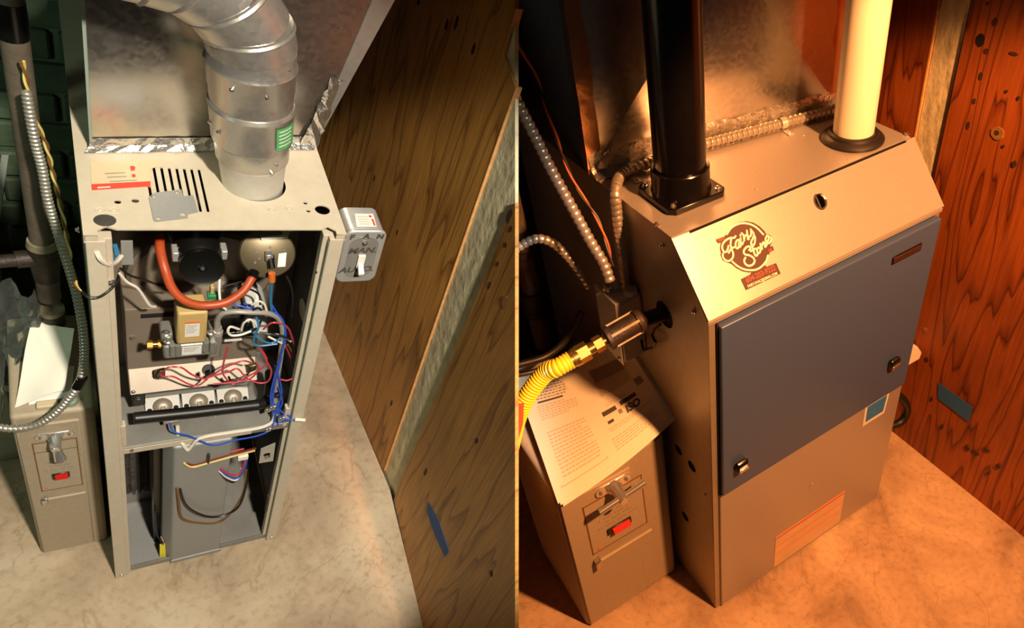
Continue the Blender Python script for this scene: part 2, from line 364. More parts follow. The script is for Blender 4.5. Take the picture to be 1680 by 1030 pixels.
for p, rr, hh, mt in (((0.5598,0.4221,1.1593), .006, .012, 'knot'), ((0.5624,0.3915,1.1829), .006, .015, 'knot'), ((0.5691,0.3132,1.1811), .006, .012, 'knot'), ((0.5494,0.5447,0.6713), .004, .009, 'knot'), ((0.5630,0.3843,0.6481), .004, .008, 'knot'), ((0.5576,0.4484,0.7987), .003, .005, 'knot_pale'), ((0.5487,0.5536,0.5765), .003, .005, 'knot_pale'), ((0.5800,0.1850,0.2328), .004, .012, 'knot'), ((0.5494,0.5449,1.1307), .007, .008, 'knot'),
        ((0.5895,0.0437,1.0225), .009, .016, 'knot'), ((0.5880,0.0217,1.0122), .004, .007, 'knot'), ((0.5878,0.0176,0.9762), .004, .006, 'knot'), ((0.5877,0.0169,0.9273), .004, .006, 'knot'), ((0.5874,0.0128,0.8729), .004, .010, 'knot'), ((0.5830,-0.0540,0.2890), .005, .015, 'knot'), ((0.5850,-0.0234,0.3617), .004, .009, 'knot_pale'), ((0.5827,-0.0584,0.9038), .013, .015, 'knot_pale'), ((0.5753,-0.1690,0.6106), .005, .008, 'knot'), ((0.5602,-0.3969,0.4923), .006, .008, 'knot')):
    p = Vector(p); n = 18
    MB().prism([p+Vector((0, rr*math.cos(6.283*i/n)*(1+.08*math.sin(2*i)), hh*math.sin(6.283*i/n))) for i in range(n)], (.004, 0, 0)).build('knot', mt, wr, smooth=0)
t = MB().prism([(0.5785,-0.1164,0.2588), (0.5744,-0.1783,0.2907), (0.5687,-0.2635,0.3048), (0.5689,-0.2606,0.2705), (0.5734,-0.1934,0.2416), (0.5779,-0.1258,0.2313)], (.0006, 0, 0)).build('painters_tape', 'tape_blue', room='L', base=(0.5738,-0.1868,0.2654), smooth=0)
tag(t, 'narrow strip of blue painter\'s tape on plywood right of the open furnace', 'tape')
# ---- the old furnace
fu = thing('gas_furnace', 'old beige gas furnace standing open with wires and burners exposed', 'furnace', 'L', (.15, .3, 0))
holes = []
for c, r in (((0.0381,0.0608,1.0228), .0038), ((0.0567,0.0638,1.0228), .0042), ((0.2824,0.0525,1.0228), .0105), ((0.2616,0.0666,1.0228), .003), ((0.2623,0.0493,1.0228), .003)): holes.append(circ(c, r, 14))
VC = (.2018, .108)
holes.append(circ(VC, .0405, 36)); holes.append(circ((0.0227,0.0265,1.0228), .0115, 20))
sa, sb, sc, sd = Vector((0.0770,0.1272,1.0228)), Vector((0.0714,0.0409,1.0228)), Vector((0.1347,0.1392,1.0228)), Vector((0.1359,0.0477,1.0228))
y1 = (sa.y+sc.y)/2; y0 = (sb.y+sd.y)/2
for i in range(8):
    x = ((sa.x+sb.x)/2)*(1-i/7)+((sc.x+sd.x)/2)*i/7
    holes.append([(x-.0016, y0), (x+.0016, y0), (x+.0016, y1), (x-.0016, y1)])
outer = [(0, 0), (.014, 0), (.014, .008), (.023, .016), (.033, .010), (.272, .010), (.282, .016), (.291, .008), (.291, 0), (.305, 0), (.305, .56), (0, .56)]
tp = MB().plate(outer, holes, lambda u, v: (u, v, HL), (0, 0, -.0022)).build('top_panel', 'cabinet_beige', fu, smooth=0)
c = (0.0227,0.0265,1.0228); MB().lathe((c[0], c[1], HL-.0035), (0, 0, 1), [(0, .0115), (.0025, .0115), (.0032, .010)], 20).build('hole_plug', 'liner_dark', tp)
for c in ((0.0191,0.0442,1.0228), (0.0331,0.0446,1.0228), (0.2140,0.0506,1.0228), (0.2377,0.0539,1.0228)):
    MB().lathe((c[0], c[1], HL), (0, 0, 1), [(0, .0055), (.0012, .005), (.0006, .0025), (.0016, .0012)], 14).build('dimple', 'cabinet_beige', tp)
lb = MB().prism([(0.0152,0.1362,1.0232), (0.0943,0.1489,1.0232), (0.0942,0.1346,1.0232), (0.0842,0.1318,1.0232), (0.0775,0.1255,1.0232), (0.0763,0.0993,1.0232), (0.0137,0.0917,1.0232)], (0, 0, .0003)).build('warning_label', 'paper_cream', tp, smooth=0, label='worn cream and red sticker')
MB().prism([(0.0137,0.0923,1.0232), (0.0766,0.1024,1.0232), (0.0754,0.0894,1.0232), (0.0709,0.0916,1.0232), (0.0136,0.0812,1.0232)], (0, 0, .0005)).build('label_band', 'print_red', tp, smooth=0)
mk = MB(); mk.prism([(0.0566,0.1309,1.0236), (0.0601,0.1330,1.0236), (0.0625,0.1301,1.0236), (0.0612,0.1231,1.0236), (0.0571,0.1215,1.0236)], (0, 0, .0001)); mk.prism([(0.0572,0.1147,1.0236), (0.0612,0.1157,1.0236), (0.0610,0.1095,1.0236), (0.0573,0.1086,1.0236)], (0, 0, .0001)); mk.build('label_mark', 'print_red', tp, smooth=0)
mk = MB()
mk.prism([(0.0289,0.1150,1.0236), (0.0503,0.1184,1.0236), (0.0502,0.1167,1.0236), (0.0287,0.1130,1.0236)], (0, 0, .0001)); mk.prism([(0.0309,0.1079,1.0236), (0.0517,0.1111,1.0236), (0.0515,0.1094,1.0236), (0.0308,0.1059,1.0236)], (0, 0, .0001)); mk.prism([(0.0328,0.0996,1.0236), (0.0622,0.1040,1.0236), (0.0620,0.1023,1.0236), (0.0327,0.0979,1.0236)], (0, 0, .0001)); mk.build('label_print', 'ink_mid', tp, smooth=0)
MB().prism([(0.0195,0.0867,1.0238), (0.0327,0.0891,1.0238), (0.0326,0.0870,1.0238), (0.0194,0.0846,1.0238)], (0, 0, .0001)).build('label_print', 'paper_white', tp, smooth=0)
# cap lips, side panels, back
MB().box((0, 0, HL-.014), (.0018, .56, HL-.002)).box((.3032, 0, HL-.014), (.305, .56, HL-.002)).box((0, 0, HL-.010), (.014, .0016, HL-.001)).box((.291, 0, HL-.010), (.305, .0016, HL-.001)).build('cap_lip', 'cabinet_beige', fu, smooth=0)
MB().box((.002, .004, .004), (.0036, .56, HL-.012)).build('side_panel', 'cabinet_beige', fu, smooth=0)
MB().box((.3014, .004, .004), (.303, .56, HL-.012)).build('side_panel', 'cabinet_beige', fu, smooth=0)
MB().box((.002, .558, .004), (.303, .56, HL-.012)).build('back_panel', 'cabinet_beige', fu, smooth=0)
# front posts (folded channels)
pl = MB().prism([(.0015, .0005, 0), (.0215, .0005, 0), (.0215, .006, 0), (.028, .006, 0), (.028, .020, 0), (.0015, .020, 0)], (0, 0, HL-.012)).build('post', 'cabinet_beige', fu, smooth=0, bevel=.0012)
pr = MB().prism([(.3035, .0005, 0), (.2835, .0005, 0), (.2835, .010, 0), (.2765, .010, 0), (.2765, .024, 0), (.3035, .024, 0)], (0, 0, HL-.012)).build('post', 'cabinet_beige', fu, smooth=0, bevel=.0012)
MB().box((.2828, .0015, .02), (.2834, .0095, HL-.02)).build('groove_shade', 'groove_shade_green', pr, smooth=0)  # thin strip whose greenish colour stands for shading in the groove
for p in ((.0285, .008, .515), (.276, .012, .49)):
    MB().box((p[0]-.004, p[1]-.003, p[2]), (p[0]+.004, p[1]+.010, p[2]+.062)).build('door_clip', 'cabinet_beige', fu, smooth=0, bevel=.002)
MB().box((.2725, .011, .13), (.2785, .022, .20)).build('door_clip', 'liner_dark', fu, smooth=0, bevel=.0015)
MB().lathe((.2775, .0095, .93), (-1, 0, 0), [(0, .0022), (.001, .002)], 10).build('rivet', 'hole_black', pr)
MB().lathe((.012, .0002, .012), (0, -1, 0), [(0, .004), (.001, .0035)], 10).build('rivet', 'bright_steel', pl)
MB().lathe((.295, .0002, .012), (0, -1, 0), [(0, .004), (.001, .0035)], 10).build('rivet', 'bright_steel', pr)
screw(pl, (.025, .0055, .93), (0, -1, 0), .0045); screw(fu, (-.003, .03, HL-.02), (-1, 0, 0), .004)
# inner liners and decks
MB().box((.005, .02, .50), (.0065, .19, HL-.014)).build('inner_wall', 'liner_grey', fu, smooth=0, label='grey inner side wall')
ri = MB().box((.2985, .02, .02), (.300, .40, HL-.014)).build('inner_wall', 'liner_dark', fu, smooth=0, label='dark inner side wall')  # right liner, darker than the upper left one
c = Vector((0.2980,0.0981,0.7344)); MB().lathe(c, (-1, 0, 0), [(0, .0215), (.0012, .021), (.0016, .018)], 24).build('knockout', 'cabinet_beige', ri)
MB().box((.005, .02, .02), (.0065, .40, .50)).build('inner_wall', 'liner_dark', fu, smooth=0)
MB().box((.005, .188, .50), (.300, .190, HL-.014)).build('firewall', 'firewall', fu, smooth=0)
dk = MB().box((.006, .012, .496), (.299, .19, .500)).box((.006, .010, .482), (.299, .0125, .500)).build('blower_deck', 'liner_grey', fu, smooth=0, bevel=.001)
MB().box((.006, .0085, .484), (.22, .010, .497)).build('deck_lip', 'cabinet_beige', dk, smooth=0)
screw(dk, (0.0385,0.0090,0.4932), (0, -1, 0), .004)
MB().box((.005, .398, .02), (.300, .400, .50)).build('rear_liner', 'insul_dark', fu, smooth=0)
MB().box((.006, .012, .002), (.299, .398, .006)).box((.006, .010, .002), (.299, .0125, .018)).build('base_pan', 'liner_grey', fu, smooth=0)
# lower compartment: blower channel, torn lining, tag
ch = MB().prism([(.100, .006, .0), (.190, .006, .0), (.190, .05, .0), (.185, .25, .0), (.085, .25, .0), (.085, .03, .0)], (0, 0, .480)).build('blower_channel', 'steel_plate', fu, smooth=0, bevel=.004)
MB().box((.098, .0035, .0), (.192, .0065, .014)).build('channel_foot', 'steel_plate', ch, smooth=0, bevel=.001)
b = MB(); zz = []
for i in range(15):
    x = .012+i*.0046; zz.append((x, .16+.004*math.sin(i*2.3), .055+(.016 if i % 2 else 0)+random.uniform(0, .006)))
vs = [(p[0], p[1]+.004, .25) for p in zz]+[p for p in zz]; n = len(zz)
b.add(vs, [(i, i+1, n+i+1, n+i) for i in range(n-1)]); b.build('torn_lining', 'insul_dark', fu, smooth=0)
MB().box((.008, .17, .006), (.083, .172, .42)).build('return_baffle', 'liner_grey', fu, smooth=0)
MB().box((.012, .02, .0062), (.083, .165, .0075)).build('base_plate', 'steel_plate', fu, smooth=0)
MB().box((.074, .06, .008), (.084, .10, .46)).build('divider', 'plastic_black', fu, smooth=0)
tg = MB().prism([(0.0797,0.0200,0.0750), (0.0893,0.0200,0.0717), (0.0907,0.0200,0.0070), (0.0798,0.0200,0.0114)], (0, .001, 0)).build('paper_tag', 'print_yellow', fu, smooth=0, label='small yellow tag')
wire([(0.0839,0.0200,0.0722), (0.0818,0.0300,0.0738), (0.0774,0.0400,0.0855), (0.0754,0.0500,0.1676)], .0022, 'wire_black', fu)
wire([(0.0860,0.0190,0.0700), (0.0866,0.0250,0.0751), (0.0833,0.0350,0.0803)], .0013, 'wire_maroon', fu)
MB().prism([(0.1975,0.0600,0.0036), (0.2012,0.0600,0.0014), (0.1991,0.0200,-0.0214), (0.1941,0.0200,-0.0182)], (0, .002, .001)).build('white_strip', 'paper_white', fu, smooth=0)
wire([(0.1097,0.0400,0.3852), (0.1081,0.0120,0.3459), (0.1198,-0.0010,0.2705), (0.1521,-0.0040,0.2115), (0.1853,-0.0040,0.1931), (0.2148,0.0000,0.2135), (0.2283,0.0200,0.2767), (0.2287,0.0400,0.3179)], .0024, 'wire_black', fu)
wire([(0.1044,0.0040,0.3380), (0.1073,-0.0010,0.2970), (0.1154,-0.0030,0.2194), (0.1477,-0.0040,0.1812), (0.1790,-0.0030,0.1640), (0.2003,-0.0010,0.1902), (0.2216,0.0120,0.2418), (0.2265,0.0300,0.3109)], .0020, 'wire_brown', fu)
# firewall parts: inducer, housing, pressure switch, bracket
ic = Vector((0.1309,0.0350,0.9118))
hs = MB().lathe(Vector((0.1534,0.1880,0.7710)), (0, -1, 0), [(0, .105), (.030, .104), (.036, .098), (.038, .06)], 40).build('inducer_housing', 'firewall', fu)
mo = MB().lathe(ic+Vector((0, .135, .006)), (0, -1, 0), [(0, .034), (.06, .034), (.065, .030), (.110, .030), (.118, .026)], 28).build('inducer_motor', 'motor_black', fu)
MB().lathe(ic+Vector((0, .016, 0)), (0, -.9, .43), [(0, .022), (.004, .0275), (.015, .0285), (.018, .0265), (.0165, .022), (.016, .006), (.018, .004)], 32).build('motor_cap', 'plastic_black', mo)
MB().lathe(ic+Vector((0, -.0002, .0075)), (0, -.9, .43), [(0, .003), (.002, .0025)], 12).build('shaft_end', 'bright_steel', mo)
b = MB()
b.tube([ic+Vector((.030*math.cos(a), .030, .030*math.sin(a))) for a in [math.radians(20+14*i) for i in range(11)]], .004, 6); b.build('motor_clip', 'galv_light', mo)
MB().obox(ic+Vector((-.030, .03, .010)), (.008, .02, .018)).obox(ic+Vector((.030, .03, .012)), (.008, .02, .018)).build('motor_lug', 'galv_light', mo, bevel=.0015)
MB().prism([(ic.x-.05, .10, ic.z+.03), (ic.x+.015, .10, ic.z+.03), (ic.x+.01, .10, HL-.02), (ic.x-.045, .10, HL-.02)], (0, .07, 0)).build('inducer_collar', 'liner_dark', fu, bevel=.004)
pc = Vector((0.2222,0.0700,0.9113)); PN = Vector((-.05, -.80, .60)).normalized()
psw = MB().lathe(pc, PN, [(-.028, .034), (-.016, .038), (-.010, .0400), (-.006, .0400), (-.002, .0375), (0, .029), (.002, .012)], 36).build('pressure_switch', 'olive_metal', fu)
MB().prism([(0.2125,0.0815,0.9309), (0.2514,0.0823,0.9351), (0.2585,0.1028,0.9380), (0.2174,0.1019,0.9334)], (0, .002, 0)).build('switch_bracket', 'tan_plastic', psw, smooth=0)
MB().prism([(0.2123,0.0808,0.9316), (0.2495,0.0816,0.9358), (0.2496,0.0845,0.9396), (0.2125,0.0837,0.9354)], PN*.003).build('bracket_fold', 'galv_light', psw, smooth=0)
MB().prism([(0.2360,0.0672,0.9137), (0.2472,0.0678,0.9155), (0.2448,0.0544,0.8974), (0.2336,0.0545,0.8965)], PN*.0008).build('switch_label', 'paper_white', psw, smooth=0)
MB().tube([(0.2240,0.0659,0.9127), (0.2255,0.0489,0.9001)], .0055, 10).build('switch_port', 'plastic_black', psw)
MB().obox((0.2218,0.0635,0.9126), (.010, .012, .014)).build('terminal', 'chrome', psw, bevel=.002)
for p in ((0.2056,0.0718,0.9140), (0.2093,0.0653,0.9056), (0.2033,0.0616,0.9001), (0.2443,0.0717,0.9171), (0.2249,0.0750,0.9198)): MB().lathe(p, PN, [(0, .0024), (.0016, .0018)], 8).build('rivet', 'bright_steel', psw)
MB().tube([(0.2232,0.0400,0.8985), (0.2243,0.0380,0.8822)], .0050, 10).build('wire_nut', 'wire_orange', fu)
MB().box(Vector((0.0388,0.0500,0.9610)), Vector((0.0517,0.0500,0.9151))+Vector((0, .002, 0))).build('sensor_bracket', 'galv_light', fu, smooth=0)
wire([(0.0866,0.1000,0.9202), (0.0848,0.0750,0.9179), (0.0873,0.0500,0.9058), (0.0950,0.0320,0.8805), (0.1103,0.0220,0.8634), (0.1332,0.0200,0.8536), (0.1609,0.0220,0.8556), (0.1843,0.0320,0.8677), (0.1970,0.0450,0.8807), (0.2026,0.0550,0.8835)], .0062, 'hose_orange', fu, 'orange_hose', 12)
MB().tube([(0.1976,0.0450,0.8834), (0.2026,0.0560,0.8853)], .0075, 12).build('hose_boot', 'plastic_black', fu)
# burner box and gas train
zl = ((0.0444,0.0880,0.6236)[2]+(0.2366,0.0880,0.6172)[2])/2; zb = ((0.0435,0.0980,0.7643)[2]+(0.2261,0.0980,0.7603)[2])/2; ze = ((0.0435,0.0550,0.5958)[2]+(0.2355,0.0550,0.5855)[2])/2
bb = MB().prism([(.042, .055, ze), (.042, .088, zl), (.042, .098, zb), (.042, .187, zb), (.042, .187, ze)], (.188, 0, 0)).build('burner_box', 'tan_metal', fu, smooth=0, bevel=.0015)
sl = Vector((0, .010, zb-zl)).normalized(); nn = Vector((0, -(zb-zl), .010)).normalized(); LB = (zb-zl)
c0 = Vector((.062, .088, zl))+sl*LB*.86+nn*.0004
MB().prism([c0, c0+Vector((.055, 0, 0)), c0+Vector((.055, 0, 0))+sl*.009, c0+sl*.009], nn*.0006).build('slot', 'hole_black', bb, smooth=0)
for x, s_ in ((.050, .55), (.222, .2), (.216, .8)): screw(bb, Vector((x, .088, zl))+sl*s_*LB, nn, .004)
screw(bb, (.047, .058, ze+.006), (0, -.8, .6), .003)
MB().lathe(Vector((0.1554,0.0780,0.6099)), (0, -.8, .6), [(0, .010), (.004, .010)], 20).build('flame_port', 'liner_dark', bb)
for p in ((0.0840,0.0700,0.6253), (0.2202,0.0700,0.6124)):
    MB().obox(p, (.016, .008, .018), (1, 0, .3)).build('rollout_switch', 'olive_metal', bb, bevel=.002)
gv = MB().box((0.0843,0.0280,0.7175), Vector((0.1570,0.0280,0.7493))+Vector((0, .045, 0))).build('gas_valve', 'cast_alu', fu, bevel=.004)
MB().box(Vector((0.0815,0.0320,0.7567)), Vector((0.0968,0.0320,0.7755))+Vector((0, .03, 0))).build('valve_neck', 'cast_alu', gv, bevel=.003)
MB().box(Vector((0.1454,0.0300,0.7064)), Vector((0.1629,0.0300,0.7727))+Vector((0, .03, 0))).build('valve_neck', 'cast_alu', gv, bevel=.003)
for i, p in enumerate(((0.0959,0.0270,0.7404), (0.1030,0.0270,0.7392), (0.1404,0.0270,0.7405), (0.1488,0.0270,0.7407))):
    MB().tube([Vector(p)-Vector((0, 0, .010)), Vector(p)+Vector((0, 0, .014))], .004, 10).build('valve_rib', 'cast_alu', gv)
bx = MB().box((0.1006,0.0220,0.7599), Vector((0.1396,0.0220,0.8349))+Vector((0, .040, 0))).build('valve_cover', 'tan_plastic', gv, bevel=.004, seg=3, label='tan plastic valve cover')
MB().box((0.1105,0.0216,0.7787), Vector((0.1294,0.0216,0.8089))+Vector((0, .0005, 0))).build('cover_label', 'paper_white', gv, smooth=0)
MB().box((0.1106,0.0214,0.8117), Vector((0.1291,0.0214,0.8151))+Vector((0, .0005, 0))).build('cover_label', 'print_orange', gv, smooth=0)
MB().box((0.1082,0.0276,0.7247), Vector((0.1346,0.0276,0.7455))+Vector((0, .0005, 0))).build('valve_label', 'paper_white', gv, smooth=0)
b = MB()
for i in range(6):
    a = Vector((0.1122,0.0212,0.8058))+Vector((0, 0, -.0035*i)); b.box(a, a+Vector((.014-.002*(i % 3), .0003, .0008)))
for i in range(3):
    a = Vector((0.1110,0.0272,0.7422))+Vector((0, 0, -.004*i)); b.box(a, a+Vector((.020-.003*i, .0003, .0010)))
b.build('label_print', 'ink_mid', gv, smooth=0)
MB().box(Vector((0.1159,0.0300,0.8268)), Vector((0.1243,0.0300,0.8316))+Vector((0, .004, 0))).build('cover_slot', 'hole_black', gv, smooth=0)
c = Vector((0.0829,0.0450,0.7371))
MB().lathe(c, (-1, 0, .05), [(0, .0065), (.004, .0065)], 6).lathe(c+Vector((-.004, 0, 0)), (-1, 0, .05), [(0, .0045), (.008, .0045)], 14).lathe(c+Vector((-.011, 0, .0005)), (-1, 0, .05), [(0, .007), (.007, .007)], 6).build('inlet_fitting', 'brass', gv)
for p in ((0.0880,0.0360,0.7719), (0.1463,0.0350,0.7675), (0.0898,0.0300,0.7609)): MB().lathe(p, (0, -.4, 1), [(0, .0055), (.006, .0055), (.007, .003), (.012, .0025)], 12).build('valve_screw', 'bright_steel', gv)
MB().lathe(Vector((0.1565,0.0350,0.7628)), (0, .1, 1), [(0, .0075), (.008, .0075), (.009, .0055), (.016, .0055)], 14).build('outlet_fitting', 'tube_grey', gv)
wire([(0.1553,0.0360,0.7743), (0.1546,0.0340,0.8012), (0.1605,0.0300,0.8202), (0.1752,0.0260,0.8276), (0.1958,0.0240,0.8261), (0.2226,0.0260,0.8176), (0.2414,0.0300,0.7950), (0.2503,0.0300,0.7598), (0.2534,0.0300,0.6997), (0.2545,0.0300,0.6267), (0.2569,0.0300,0.5678)], .0044, 'tube_grey', fu, 'grey_tube', 10)
# burners and manifold
z0b = ((0.0687,0.0660,0.4979)[2]+(0.2369,0.0660,0.4867)[2])/2; z1b = ((0.0676,0.1000,0.5185)[2]+(0.2460,0.1000,0.5091)[2])/2
for i in range(3):
    x0 = .064+i*.0550
    br = MB().prism([(x0, .066, z0b), (x0+.0525, .066, z0b), (x0+.0525, .100, z1b), (x0, .100, z1b)], (0, .004, -.008)).build('burner', 'liner_grey', fu, smooth=0, bevel=.001)
    cc = Vector((x0+.026, .084, z0b+(z1b-z0b)*.53)); nrm = Vector((0, -(z1b-z0b), .034)).normalized()
    MB().lathe(cc, nrm, [(0, .015), (.005, .0145), (.008, .010), (.009, .004)], 20).build('venturi', 'tan_metal', br)
    for s_ in (-1, 1): MB().lathe(cc+Vector((s_*.0195, -.004, -.003)), nrm, [(0, .004), (.0008, .004)], 10).build('air_hole', 'hole_black', br)
    MB().tube([cc+nrm*.006, (x0+.026, .048, z0b-.004)], .0050, 10).build('orifice', 'liner_grey', br)
MB().box((.046, .07, .535), (.064, .10, .575)).build('burner_bracket', 'black_pipe', fu, bevel=.002)
screw(fu, (.054, .069, .562), (0, -1, .2), .004)
MB().tube([(0.0451,0.0350,0.5514), (0.1320,0.0350,0.5443), (0.2318,0.0350,0.5393)], .0105, 16).build('manifold_pipe', 'black_pipe', fu, bevel=.001)
wire([(0.2277,0.0350,0.5405), (0.2430,0.0400,0.5371), (0.2532,0.0550,0.5435), (0.2537,0.0700,0.5919)], .0095, 'black_pipe', fu, 'manifold_elbow', 14)
wire([(0.1641,0.0500,0.5086), (0.1710,0.0450,0.4893), (0.1913,0.0450,0.4787), (0.2084,0.0500,0.4912)], .0014, 'tube_grey', fu)
MB().box((0.0853,0.0300,0.5252), Vector((0.1091,0.0300,0.5313))+Vector((0, .02, 0))).build('igniter_block', 'tan_metal', fu, bevel=.001)
